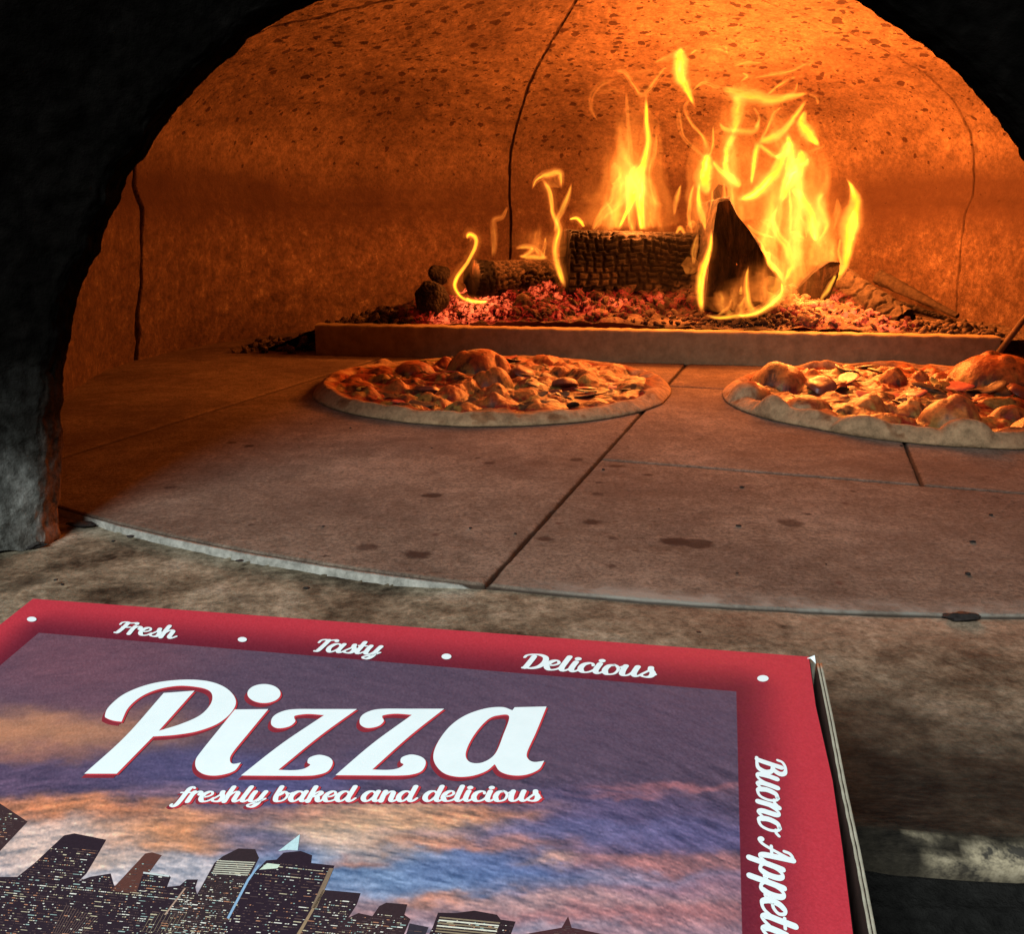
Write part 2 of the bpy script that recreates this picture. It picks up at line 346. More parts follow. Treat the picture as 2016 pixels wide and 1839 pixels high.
op = [(-.291, -.008), (-.289, .0), (-.284, .04), (-.274, .097), (-.264, .13), (-.255, .155), (-.242, .178), (-.2385, .186), (-.218, .218), (-.197, .246), (-.166, .274), (-.136, .294), (-.108, .308), (-.06, .327), (-.01, .339), (.04, .343)]
op = np.array(op + [(.08 - x, z) for x, z in op[-2::-1]])
# resample densely
def resample(P, n):
    P = np.asarray(P, float); d = np.r_[0, np.cumsum(np.linalg.norm(np.diff(P, axis=0), axis=1))]; t = np.linspace(0, d[-1], n)
    return np.stack([np.interp(t, d, P[:, k]) for k in range(P.shape[1])], -1)
opd = resample(op, 500)
nor = np.gradient(opd, axis=0); nor = np.stack([-nor[:, 1], nor[:, 0]], -1); nor /= np.linalg.norm(nor, axis=1)[:, None]
if (nor[250] @ np.array([0, 1])) < 0: nor = -nor
k_ = np.ones(9) / 9
for c in (0, 1): nor[:, c] = np.convolve(np.pad(nor[:, c], 4, 'edge'), k_, 'valid')
opd[:, 0] = np.convolve(np.pad(opd[:, 0], 4, 'edge'), k_, 'valid')
rough_ = (n2(np.arange(500) * .1, np.zeros(500), 1, 4, 6) - .5) * .006
opd = opd + nor * rough_[:, None]
mid = np.array([.04, .1]); thr = np.array([np.stack([.04 + (op[:, 0] - .04) * f, np.full(len(op), y_), np.maximum(op[:, 1], -.02) * (1 + (f - 1) * .85)], -1) for f, y_ in ((1.06, .546), (1.25, .66), (1.74, .965))])
tw = fastmesh('throat_vault', thr.reshape(-1, 3), grid_faces(3, len(op)), M_dome, None, True, attrs=dict(seam=np.zeros(3 * len(op)))); adopt(tw, oven)
far = mid + (opd - mid) * np.where(np.abs(opd[:, :1] - .04) > 0, 4.0, 4.0); far[:, 1] = np.maximum(far[:, 1], -.008)
def rings(prof):
    V = []; inn = []
    for (off, Y, f_, i_) in prof:
        p = opd + nor * off; p = p * (1 - f_) + far * f_
        p[:, 1] = np.maximum(p[:, 1], -.008)
        V.append(np.stack([p[:, 0], np.full(500, Y), p[:, 1]], -1)); inn.append(np.full(500, i_))
    return np.stack(V), np.stack(inn)
pr, inn = rings([(.0, .56, 1, 0), (.012, .545, 0, 1), (0.001, .541, 0, 1), (.0, .538, 0, 1), (.001, .532, 0, 1), (.003, .525, 0, .8), (.006, .521, 0, .1), (.02, .512, 0, 0), (.04, .498, 0, 0), (.07, .47, 0, 0), (0, .44, 1, 0)])
def dens(a_, k): return np.concatenate([a_[i] + (a_[i + 1] - a_[i]) * f for i in range(len(a_) - 1) for f in np.linspace(0, 1, k, endpoint=False)] + [a_[-1]]).reshape(-1, *a_.shape[1:])
pr, inn = dens(pr, 9), dens(inn, 9)
jit = (fbm(pr * 70, 5, 12) - .5) * .0045 + (fbm(pr * 260, 3, 14) - .5) * .004
jm = np.ones(len(pr)); jm[:12] = 0; jm[-9:] = 0
pr[..., 1] += jit * jm[:, None]; pr[..., 0] += np.roll(jit, 37, 1) * jm[:, None] * .5
arch = fastmesh('front_arch', pr.reshape(-1, 3), grid_faces(len(pr), 500), M_arch, None, True, attrs=dict(inner=inn.ravel())); adopt(arch, oven)

# landing ledge in front of the hearth
nr, na = 110, 520; rr_ = np.linspace(HR1 + .0004, HR2, nr); aa = np.linspace(math.radians(180 + 35), math.radians(360 - 38), na)
RR, AA = np.meshgrid(rr_, aa, indexing='ij')
RR = np.where(RR > HR2 - .012, RR + (n2(AA * 8, AA * 0, 3, 4, 3) - .5) * .012 * (RR - HR2 + .012) / .012, RR)
X = HC[0] + RR * np.cos(AA); Y = HC[1] + RR * np.sin(AA)
e = (RR - HR1) / (HR2 - HR1)
Z = -.0014 - .0040 * sstep(.0, -.07, X) + (n2(X, Y, 8, 3, 2) - .5) * .001 + (n2(X, Y, 45, 3, 7) - .5) * .0010 - .004 * sstep(.94, 1.0, e) ** 2

soot = sstep(.12, .85, e + (n2(X, Y, 9, 4, 21) - .5) * .9) * sstep(-.02, .12, X) 
soot = np.maximum(soot, sstep(.35, .6, e) * .8 * sstep(-.28, -.3, X))
for (px, py, wpx, q) in ((1545, 1253, 22, .9), (45, 1150, 60, .5), (470, 1180, 40, .5)):
    c = onz(px, py, -.006); d = np.hypot((X - c[0]), (Y - c[1]) / .8) / (wpx / F * c[1]); soot = np.maximum(soot, q * (1 - sstep(.3, 1.2, d + (n2(X, Y, 90, 3, 2) - .5))))
chip = sstep(.955, .975, e + (n2(X, Y, 45, 4, 31) - .5) * .10) * sstep(.41, .50, n2(X, Y, 50, 4, 33)) * .9
fire_tint = np.exp(-(e / .22) ** 2) * sstep(.0, .12, X)  # orange firelight painted into the ledge colour beside the hearth
V = np.stack([X, Y, Z], -1); low = V[-1].copy(); low[:, 2] = -.013; low2 = low.copy(); low2[:, 2] = -.05
V = np.vstack([V.reshape(-1, 3), low]); pad = lambda q, v: np.r_[q.ravel(), np.full(na, v)]
ledge = fastmesh('landing_ledge', V, grid_faces(nr + 1, na), M_ledge, None, True, attrs=dict(soot=pad(soot, .9), chip=np.r_[chip.ravel(), chip[-1] * .3], fire_tint=pad(fire_tint, 0))); adopt(ledge, oven)
# black cladding under the ledge
na2 = 700; aa2 = np.linspace(math.radians(180 + 35), math.radians(360 - 38), na2); prof = [(-.006, -.0125), (.001, -.0135), (.010, -.0165), (.022, -.022), (.034, -.03), (.05, -.043), (.06, -.06), (.062, -.30)]
fine = []
for k in range(len(prof) - 1):
    for t in np.linspace(0, 1, 14)[:-1]: fine.append((prof[k][0] * (1 - t) + prof[k + 1][0] * t, prof[k][1] * (1 - t) + prof[k + 1][1] * t))
fine = np.array(fine); RR, AA = np.meshgrid(fine[:, 0] + HR2, aa2, indexing='ij'); ZZ = np.repeat(fine[:, 1:2], na2, 1)
X = HC[0] + RR * np.cos(AA); Y = HC[1] + RR * np.sin(AA)
streak = fbm(np.stack([AA * 26 + RR * 30, RR * 330, AA * 0], -1), 3, 4)
ZZ = ZZ + (streak - .5) * .003
c_ = np.where((streak > .735)[..., None], np.array([.11, .085, .05]), np.array([.006, .006, .0055]) * (1 + 1.2 * n2(X, Y, 70, 3, 2))[..., None])
clad = fastmesh('base_cladding', np.stack([X, Y, ZZ], -1).reshape(-1, 3), grid_faces(*RR.shape), m_col('charred_cladding', .9, .1, 160, 1.0, 1.0, .003), None, True, cols=c_.reshape(-1, 3)); adopt(clad, oven)

# curb that holds the fire back (brick bar)
def lump(name, c, sx, sy, sz, mat, seed=0, rough=.35, sub=3, parent=None, rot=0.0, glow=0.0, ash=0.0, flat=False, freq=2.2):
    import bmesh
    bm = bmesh.new(); bmesh.ops.create_icosphere(bm, subdivisions=sub, radius=1)
    P = np.array([v.co[:] for v in bm.verts]); Fc = [[v.index for v in f.verts] for f in bm.faces]; bm.free()
    r = 1 + (fbm(P * freq * .6 + seed * 7.7 + 50, 3, seed) - .5) * 2 * rough; P = P * r[:, None] * np.array([sx, sy, sz])
    cr, sr = math.cos(rot), math.sin(rot); P = np.stack([P[:, 0] * cr - P[:, 2] * sr, P[:, 1], P[:, 0] * sr + P[:, 2] * cr], -1)
    if name is None: return P + np.array(c), np.array(Fc)
    o = fastmesh(name, P, Fc, mat, parent, not flat, attrs=dict(glow=np.full(len(P), glow), ash=np.full(len(P), ash)))
    o.location = c; return o

def box_between(name, p0, p1, depth, h, z0, mat, seed, taper=.0, bev=.003):
    # bar from p0 to p1 (front bottom edge), dense rounded box
    p0 = np.array(p0[:2]); p1 = np.array(p1[:2]); L = np.linalg.norm(p1 - p0); u = (p1 - p0) / L; nrm = np.array([-u[1], u[0]])
    nl = 260
    prof = [(0, 0), (0, h * .5), (0, h - bev), (bev * .3, h - bev * .3), (bev, h), (depth * .5, h), (depth - bev, h), (depth, h - bev), (depth, 0)]
    V = []
    for i in range(nl):
        t = i / (nl - 1); endr = taper * min(1, min(t, 1 - t) * L / taper) if taper else 0
        for (d, z) in prof:
            x = L * t; p = p0 + u * x + nrm * d
            V.append((p[0], p[1], z0 + z))
    V = np.array(V); V += (np.stack([fbm(V * 90, 3, seed), fbm(V * 90, 3, seed + 5), fbm(V * 90, 3, seed + 9)], -1) - .5) * .003
    Fq = grid_faces(nl, len(prof)); o = fastmesh(name, V, Fq, mat, None, True)
    return o, V
tl, tr_ = onz(622, 699), onz(1962, 731)
TH = ony(1290, 652, (tl[1] + tr_[1]) / 2)[2]
cb, V = box_between('fire_curb', tl, tr_, .03, TH + .002, -.001, M_tray, 5)
tag(cb, 'long low brick curb holding back the embers behind both pizzas', 'brick curb')
npf = 9
mesh('end_face', [tuple(p) for p in V[:npf]], [tuple(range(npf))], M_tray, cb); mesh('end_face', [tuple(p) for p in V[-npf:]], [tuple(range(npf))[::-1]], M_tray, cb)
hp = ony(975, 676, onz(975, 706)[1] - .0015); ho = lump('nail_hole', tuple(hp), .0035, .0015, .0035, M_bed, 3, .2, 2); ho.parent = cb

# ------------------------------------------------------------------ embers and ash bed (stuff)
u_ = (tr_ - tl)[:2]; Lb = np.linalg.norm(u_); u_ /= Lb; nb = np.array([-u_[1], u_[0]])
GL = [(930, 600, 70, 1.1), (880, 625, 40, .9), (960, 590, 40, 1.2), (1010, 625, 60, .4), (1160, 600, 80, .45), (1210, 590, 30, .9), (1260, 600, 40, .55), (1080, 575, 50, .7), (1130, 620, 60, .5), (1640, 615, 60, .9), (1700, 620, 60, 1.0), (1740, 640, 40, .9), (1610, 600, 40, .7), (1345, 600, 50, .35), (1300, 590, 30, .5), (1560, 605, 30, .6)]
def glow_at(P):   # world points -> glow by pixel place on the bed
    d = P - _C; zc = d @ _FW; px = CX + F * (d @ _R) / zc; py = CY - F * (d @ _UP) / zc; g = np.zeros(len(P))
    for (x, y, r, a_) in GL: g = np.maximum(g, a_ ** 1.6 * np.exp(-((px - x) / r) ** 2 - ((py - y) / (r * .55)) ** 2))
    return g
def bedh(P):      # P in (along curb, behind curb)
    a_, b_ = P[..., 0], P[..., 1]
    mound = (.052 - .022 * sstep(.44, .52, a_) * sstep(.74, .66, a_) * sstep(.16, .10, b_)) * np.exp(-((a_ - .50) / .36) ** 4) * np.exp(-((b_ - .19) / .14) ** 2)
    base = TH - .006
    return base * sstep(-.12, .02, a_) + mound
nx, ny = 300, 120; ga, gb = np.meshgrid(np.linspace(-.16, Lb + .08, nx), np.linspace(.029, .50, ny), indexing='ij')
hz = bedh(np.stack([ga, gb], -1)); X = tl[0] + ga * u_[0] + gb * nb[0]; Y = tl[1] + ga * u_[1] + gb * nb[1]
ins = np.hypot(X - DC[0], Y - DC[1]); 
hz = hz + (n2(X, Y, 60, 3, 3) - .5) * .010 * sstep(-.15, .05, ga)
bv_ = np.stack([X, Y, hz], -1).reshape(-1, 3); bf = grid_faces(nx, ny)
ok = (ins.ravel() < DR + .02); bf = bf[ok[bf].all(1)]
bg = glow_at(bv_) * .9; bash = np.clip(sstep(.45, .6, n2(X, Y, 35, 3, 6)).ravel() * .8 + sstep(.65, .85, ga.ravel()) * .8 + sstep(.12, -.02, ga.ravel()), 0, 1)
Vs, Fs, Gs, As = [bv_], [np.hstack([bf[:, [0, 1, 2]]]), ], [bg], [bash]; Fs.append(bf[:, [0, 2, 3]]); off = off0 = len(bv_)
rs = np.random.RandomState(5)
for q in range(1700):
    if q < 1100: a_, b_ = rs.uniform(.04, .72), rs.uniform(.034, .20)
    elif q < 1420: a_, b_ = rs.uniform(.55, Lb + .02), rs.uniform(.034, .15)
    else: a_, b_ = rs.uniform(-.14, .15), rs.uniform(.0, .16)
    if a_ > .72 or a_ < .05: sz = rs.uniform(.002, .0065)
    else: sz = rs.uniform(.0028, .0125) * rs.uniform(.6, 1) * (1 - .3 * (b_ < .05))
    if .43 < a_ < .70 and b_ < .11: sz *= .62
    if b_ < .034 + sz and a_ > -.01: b_ = .034 + sz
    p = tl[:2] + a_ * u_ + b_ * nb
    if np.hypot(*(p - DC)) > DR - .02: continue
    z = float(bedh(np.array([a_, b_]))) + sz * rs.uniform(.1, .8)
    if a_ < 0: z = sz * .4 + .02 * max(0, 1 - abs(a_ + .02) / .1) * rs.rand()
    P, Fc = lump(None, (p[0], p[1], z), sz * rs.uniform(.6, 1.9), sz * rs.uniform(.6, 1.2), sz * rs.uniform(.5, 1.1), None, q, .62, 1 if sz < .005 else 2, rot=rs.uniform(-1, 1), freq=4.2)
    g = glow_at(P) * rs.choice([.35, .9, 1.25, 1.5]); ashy = rs.rand() < (.85 if (a_ > .70 or a_ < .06) else .07)
    Vs.append(P); Fs.append(Fc + off); Gs.append(g); As.append(np.full(len(P), rs.uniform(.5, 1) if ashy else rs.uniform(0, .2))); off += len(P)
M_ember = m_char('embers', (.005, .0035, .003), (.024, .013, .010), sc=90)
EV = np.vstack(Vs); EV[off0:] += (np.stack([fbm(EV[off0:] * 420, 2, 31), fbm(EV[off0:] * 420, 2, 33), fbm(EV[off0:] * 420, 2, 35)], -1) - .5) * .0045
bed = fastmesh('ember_bed', EV, np.vstack(Fs), M_ember, None, False, attrs=dict(glow=np.concatenate(Gs), ash=np.concatenate(As)))
tag(bed, 'bed of glowing red embers, charcoal crumbs and pale ash under the logs', 'embers', kind='stuff')

# ------------------------------------------------------------------ charcoal lumps
M_coal = m_char('charcoal', (.006, .005, .004), (.03, .022, .018), sc=150)
for (x, y, r, Y, lab) in ((850, 588, 33, 1.37, 'round black charcoal lump low at the left end of the embers'),
                          (864, 541, 20, 1.47, 'small round black charcoal knob up behind the left end of the embers'),
                          (1012, 520, 12, 1.40, None),
                          (1980, 575, 10, 1.25, None)):
    if lab is None: continue
    p = ony(x, y, Y); k = lump('charcoal_lump', tuple(p), r / F * Y, r / F * Y * .9, r / F * Y, M_coal, x, .34, 4, ash=0); tag(k, lab, 'charcoal', 'round black charcoal lumps at the left of the fire')
M_crumb = m_simple('charcoal_crumb', (.006, .005, .005), (.03, .025, .022), 200)
for (x, y, wpx, hpx, z, lab) in ((50, 1072, 40, 26, -.003, 'flat dark stone chip at the foot of the left arch pier'),
                                 (472, 1104, 9, 6, -.001, 'tiny black crumb in the pale joint left of the tile seam'),
                                 (257, 1056, 8, 8, -.001, 'tiny black crumb in the pale joint near the left arch pier'),
                                 (1895, 1214, 36, 24, .0005, 'wedge shaped black lump standing in for a mortar hole at the far right hearth edge'),  # hole in the mortar, shown as a dark lump
                                 (2012, 1226, 20, 8, -.004, 'small black crumb on the hearth edge cut by the right frame edge'),
                                 (160, 1032, 30, 12, -.003, 'black soot clump lying at the inner foot of the left arch pier')):
    p = onz(x, y, z); k = lump('charcoal_crumb', tuple(p), wpx / F * p[1], wpx / F * p[1] * (.55 if wpx < 12 else .42), hpx / F * p[1] * .34, M_crumb, x + 2, .5 if wpx > 12 else .25, 4, freq=3.0); tag(k, lab, 'charcoal')

cv, cf, co = [], [], 0
rc = np.random.RandomState(9)
for q in range(46):
    if q < 26: p = onz(rc.uniform(150, 2016), rc.uniform(800, 1210), .0006)
    else: p = onz(rc.uniform(60, 2016), rc.uniform(1090, 1420), -.002)
    if math.hypot(p[0] - P1_[0], p[1] - P1_[1]) < .22 or math.hypot(p[0] - P2_[0], p[1] - P2_[1]) < .225 or p[0] < -.27: continue
    sz = rc.uniform(.0004, .0015); P, Fc = lump(None, tuple(p), sz * rc.uniform(.8, 2), sz * rc.uniform(.8, 2), sz * .6, None, q, .5, 1, freq=3); cv.append(P); cf.append(Fc + co); co += len(P)
crm = fastmesh('floor_crumbs', np.vstack(cv), np.vstack(cf), M_crumb, None, False); tag(crm, 'scattered tiny dark crumbs on the hearth stones', 'crumbs', kind='stuff')

# ------------------------------------------------------------------ logs
def polylog(name, poly, Y0, shift, Y1, mat, seed, label, ash=None, shrink=.85, nz=26, ne=10, amp=.006, glow=None, part='end_face', face_in=True):
    """split log: end grain polygon (as seen at depth Y0) swept to depth Y1"""
    P = np.array([ony(x, y, Y0) for x, y in poly]); P = np.vstack([P, P[:1]]); P = resample(P, 96)[:-1]
    c = P.mean(0); Q = []
    for i in range(nz):
        t = i / (nz - 1); q = c + (P - c) * (1 + (shrink - 1) * t) + np.array([shift[0], Y1 - Y0, shift[1]]) * t
        if i == 0: q = c + (P - c) * .96
        Q.append(q)
    Q = np.array(Q); Q[1:] += (fbm(Q[1:] * 55, 4, seed)[..., None] - .5) * amp * 2 * np.array([1, .3, 1])
    cap = [c + (Q[0] - c) * f for f in (.97, .75, .5, .25, .02)]; cap = np.array(cap)
    cap[..., 1] += (fbm(cap * np.array([70, 30, 70]), 4, seed + 3) - .5) * amp * 1.6
    A_ = Q.reshape(-1, 3); root = empty(name, tuple(c)); tag(root, label, 'firewood', 'burning split logs')
    za = A_[:, 2]; at = dict(glow=(glow(A_) if glow else np.zeros(len(A_))), ash=(ash(A_) if ash else np.zeros(len(A_))))
    b = fastmesh('bark_side', A_, grid_faces(nz, 95 if False else Q.shape[1], True), mat, None, True, attrs=at); adopt(b, root)
    cp = np.concatenate([Q[:1], cap]).reshape(-1, 3); e_ = fastmesh(part, cp, grid_faces(6, Q.shape[1], True)[:, ::-1], M_coal_end, None, True, attrs=dict(glow=np.zeros(len(cp)), ash=np.zeros(len(cp)))); adopt(e_, root)
    return root
def m_end():
    s = NT('burnt_end', .95, .1); n = s.noise(30, 6, .7, vec=s.scale((3, 1, .6)))
    s.base(s.ramp(n, (.35, (.003, .0025, .002)), (.55, (.012, .008, .006)), (.72, (.05, .028, .018)))); s.bump(n, .9, .004); return s.m
M_coal_end = m_end()
M_log = m_char('charred_wood', (.0025, .002, .0018), (.010, .0065, .005), sc=45)

def cyl_log(name, p0, p1, r0, r1, mat, seed, label, cells=None, glowf=None, ashf=None, lumpy=.15, n=90, m=80, sect=None, capmat=None):
    p0, p1 = np.array(p0), np.array(p1); ax = p1 - p0; L = np.linalg.norm(ax); ax /= L
    s1 = np.cross(ax, [0, 0, 1]); s1 /= np.linalg.norm(s1); s2 = np.cross(s1, ax)   # s2 ~ up
    T, TH_ = np.meshgrid(np.linspace(0, 1, n), np.linspace(0, 2 * math.pi, m, endpoint=False), indexing='ij')
    R = r0 + (r1 - r0) * T
    if sect: R = R * sect(TH_)
    base = p0 + T[..., None] * ax * L
    R = R * (1 + (fbm(np.stack([T * 6 + seed, np.cos(TH_) * 1.6, np.sin(TH_) * 1.6], -1), 3, seed) - .5) * 2 * lumpy)
    cell = np.zeros_like(R); 
    if cells:
        cell = cells(T, TH_); R = R - .0035 * cell
    V = base + (np.cos(TH_) * R)[..., None] * s1 + (np.sin(TH_) * R)[..., None] * s2
    root = empty(name, tuple((p0 + p1) / 2)); tag(root, label, 'firewood', 'burning split logs')
    Vf = V.reshape(-1, 3); nrm_up = np.sin(TH_).ravel()
    ash = ashf(T, TH_, cell).ravel() if ashf else np.zeros(len(Vf)); gl = glowf(T, TH_, cell).ravel() if glowf else np.zeros(len(Vf))
    b = fastmesh('bark_side', Vf, grid_faces(n, m, True), mat, None, True, attrs=dict(glow=gl, ash=ash)); adopt(b, root)
    for k, sg in ((0, 1), (n - 1, -1)):
        rg = V[k]; c = rg.mean(0); cp = np.concatenate([[rg], [c + (rg - c) * f for f in (.95, .7, .4, .02)]]); cp[1:] += (fbm(cp[1:] * 80, 3, seed)[..., None] - .5) * .005 * ax
        cpf = cp.reshape(-1, 3); e_ = fastmesh('end_face', cpf, grid_faces(5, m, True)[:, ::-sg], capmat or M_coal_end, None, True, attrs=dict(glow=np.zeros(len(cpf)), ash=np.zeros(len(cpf)))); adopt(e_, root)
    return root
# left log, ash-scaled bark
def scale_cells(T, H_):
    P = np.stack([T * 15 + H_ * .8, H_ * 3.4 - T * 4, T * 0], -1); P = P + (fbm(P * 1.3, 2, 2)[..., None] - .5) * 1.2
    f1 = np.abs(P[..., 0] % 1 - .5) * 2; f2 = np.abs(P[..., 1] % 1 - .5) * 2; return sstep(.72, .95, np.maximum(f1, f2))
cyl_log('burning_log', ony(930, 548, 1.40), ony(1118, 543, 1.50), .0285, .027, M_log, 3, 'short round log with pale cracked bark at the left of the fire',
        scale_cells, None, lambda T, H_, c: np.clip((1 - c) * .95 * sstep(.35, .55, fbm(np.stack([T * 9, H_ * 2, H_ * 0], -1), 3, 4) + .12) * sstep(.12, .2, T), 0, 1), .12)
# big squared centre log with checkered char
def box_sect(H_):
    c, s = np.abs(np.cos(H_)), np.abs(np.sin(H_)); return 1.22 / (c ** 6 + s ** 6) ** (1 / 6) * .82
def check_cells(T, H_):
    wn_ = fbm(np.stack([T * 7, H_ * 1.5, H_ * 0], -1), 3, 5); a_ = (T * 13 + 1.6 * wn_ + .5 * np.floor(H_ * 3)) % 1; b_ = (H_ * 17 / math.pi + .8 * wn_ + .3 * np.sin(T * 9)) % 1
    return sstep(.55, .95, np.maximum(np.abs(a_ - .5) * 2 - .25 * (wn_ - .5), np.abs(b_ - .5) * 2)) * (.5 + wn_)
cyl_log('burning_log', ony(1112, 515, 1.425), ony(1366, 518, 1.45), .0485, .047, M_log, 8, 'big squared log with checkered black char in the middle of the fire',
        check_cells, None, lambda T, H_, c: np.clip((1 - c) * .45 * sstep(.50, .62, fbm(np.stack([T * 7, H_ * 2, H_ * 0], -1), 3, 9) + .22 * sstep(-.1, -.9, np.sin(H_))), 0, 1) * sstep(.05, -.35, np.sin(H_)),
        .05, 150, 240, box_sect)
# upright wedge and its partner
polylog('burning_log', [(1384, 612), (1392, 540), (1404, 440), (1412, 392), (1436, 388), (1452, 420), (1478, 452), (1500, 490), (1547, 562), (1520, 590), (1478, 612), (1420, 622)], 1.315, (.0, .012), 1.46, M_log, 12,
        'tall wedge shaped split log leaning upright amid the highest flames', ash=lambda P: .35 * sstep(.45, .6, fbm(P * 40, 3, 4)), amp=.005)
polylog('burning_log', [(1550, 602), (1568, 570), (1603, 535), (1635, 513), (1656, 514), (1650, 545), (1632, 594), (1595, 604)], 1.37, (.03, -.004), 1.50, M_log, 17,
        'small dark triangular split log right of the tall wedge', amp=.005)
# thin upright char stick behind the wedge
polylog('burning_log', [(1405, 470), (1407, 372), (1416, 360), (1432, 366), (1438, 470)], 1.42, (0, .0), 1.45, M_log, 19, 'narrow charred stake rising behind the tall wedge log', amp=.003)
# ribbed glowing log on the right
rib = lambda T, H_: sstep(.70, .97, np.abs((T * 7 + 2.2 * fbm(np.stack([T * 3, H_ * 1.2, H_ * 0], -1), 3, 6)) % 1 - .5) * 2) * .8
cyl_log('burning_log', ony(1640, 560, 1.43), ony(1778, 640, 1.31), .031, .024, M_log, 23, 'ribbed grey log glowing red underneath at the right of the fire',
        rib, lambda T, H_, c: np.clip(sstep(.45, -.5, np.sin(H_) + (T - .5) * .6) * sstep(1.0, .75, T) * (.85 - .4 * c), 0, 1), lambda T, H_, c: (1 - c) * .22 + .3 * sstep(.8, 1, T), .16, 120, 90)
cyl_log('burnt_stick', ony(1730, 545, 1.50), ony(1885, 622, 1.36), .012, .004, M_log, 27, 'thin burnt stick sloping down behind the ribbed log', None, None, lambda T, H_, c: .25 + 0 * T, .3, 50, 30)
cyl_log('burnt_stick', ony(1770, 600, 1.38), ony(1868, 628, 1.36), .006, .003, M_coal, 29, 'short black twig on the ash at the right end of the fire', None, None, None, .3, 40, 24)
for o in list(bpy.data.objects):
    if o.name.startswith('burnt_stick'): o['category'] = 'stick'; o['group'] = 'burnt sticks right of the fire'
# dark iron tool handle leaning at the right edge
cyl_log('fire_poker', ony(1950, 715, 1.16), ony(2030, 610, 1.20), .004, .004, m_simple('dark_iron', (.04, .028, .02), (.11, .07, .05), 90, .6), 31, 'thin dark iron rod leaning beside the right end of the brick curb', None, None, None, .05, 20, 16)
bpy.data.objects['fire_poker']['category'] = 'iron rod'; del bpy.data.objects['fire_poker']['group']
for ch in bpy.data.objects['fire_poker'].children:
    if ch.name.startswith('bark_side'): ch.name = 'shaft'

# ------------------------------------------------------------------ flames
def crom(P, n):
    P = np.asarray(P, float); 
    if len(P) == 2: return P[0] + (P[1] - P[0]) * np.linspace(0, 1, n)[:, None]
    Q = np.vstack([2 * P[0] - P[1], P, 2 * P[-1] - P[-2]]); out = []
    seg = len(P) - 1; ts = np.linspace(0, seg, n)
    for t in ts:
        i = min(int(t), seg - 1); f = t - i; a_, b_, c_, d_ = Q[i:i + 4]
        out.append(.5 * (2 * b_ + (c_ - a_) * f + (2 * a_ - 5 * b_ + 4 * c_ - d_) * f * f + (3 * b_ - a_ - 3 * c_ + d_) * f ** 3))
    return np.array(out)
M3 = lambda P: [(1329.9 + .3731 * x, .3731 * y, w_ * .3731) for x, y, w_ in P]
M2 = lambda P: [(617.6 + .3731 * x, .3731 * y, w_ * .3731) for x, y, w_ in P]
FC = [0]
def tongue(pts, heat, root, Y=1.40, edge=0.0, name='flame_tongue', ends=(.12, .12), wmul=1.0):
    """closed lens-section ribbon; heat falls off across the section; edge>0 gives a hollow sheet with brighter rims"""
    FC[0] += 1; k = FC[0]; n = max(24, len(pts) * 12); m = 13
    P = crom(pts, n); c = np.array([ony(x, y, 1.0) for x, y, _ in P]); 
    Yv = Y + .018 * np.sin(k * 2.4) + .012 * np.sin(np.linspace(0, 3, n) + k)
    c = _C + (c - _C) * Yv[:, None]
    wid = np.maximum(P[:, 2], 2.2) / F * Yv * .5 * 1.5 * wmul
    wob = (n2(np.arange(n) * .12, np.full(n, k * 1.7), 1, 3, k) - .5)
    tg = np.gradient(c, axis=0); tg /= np.linalg.norm(tg, axis=1)[:, None] + 1e-9
    sd = np.stack([tg[:, 2], np.zeros(n), -tg[:, 0]], -1); sd /= np.linalg.norm(sd, axis=1)[:, None] + 1e-9
    c = c + sd * (wob * wid * .5)[:, None]
    u = np.linspace(-1, 1, m); front, back, hf = [], [], []
    t = np.linspace(0, 1, n); tp = sstep(0, ends[0], t) * sstep(0, ends[1], 1 - t) if True else 1
    prof = (1 - u ** 2) ** 1.5 if edge == 0 else (1 - np.abs(u) ** 8) * ((1 - edge) + edge * np.abs(u) ** 3)
    dep = np.sqrt(np.clip(1 - u ** 2, 0, 1)) * .35
    ti, tj = np.meshgrid(np.arange(n), u, indexing='ij'); st_ = .9 if heat < .8 else .45
    tex = 1 + st_ * 2.6 * (fbm(np.stack([ti * .07, tj * (1.6 + wid.mean() * 160) + k * 3, ti * 0 + k], -1), 3, k) - .5)
    tex = np.clip(tex, .08, 2)
    for i in range(n):
        for j in range(m):
            pf = c[i] + sd[i] * wid[i] * u[j]
            front.append(pf + np.array([0, -1, 0]) * dep[j] * min(wid[i], .012)); back.append(pf + np.array([0, 1, 0]) * dep[j] * min(wid[i], .012))
            hf.append(heat * .5 * prof[j] * tp[i] * tex[i, j])
    V = np.array(front + back); nf = n * m; g = grid_faces(n, m)
    Fq = np.vstack([g, g[:, ::-1] + nf])
    o = fastmesh(name, V, Fq, M_flame, None, True, attrs=dict(burn=np.array(hf + hf)))
    adopt(o, root)
    if heat > .95 and name == 'flame_tongue': tongue([(x, y, w_ * 1.5 + 7) for x, y, w_ in pts], .20, root, Y + .012, 0.0, 'flame_halo', ends)
    return o
def flame(label, loc_px, Y): 
    r = empty('flame', tuple(ony(*loc_px, Y))); tag(r, label, 'flame', 'flames over the burning logs'); return r
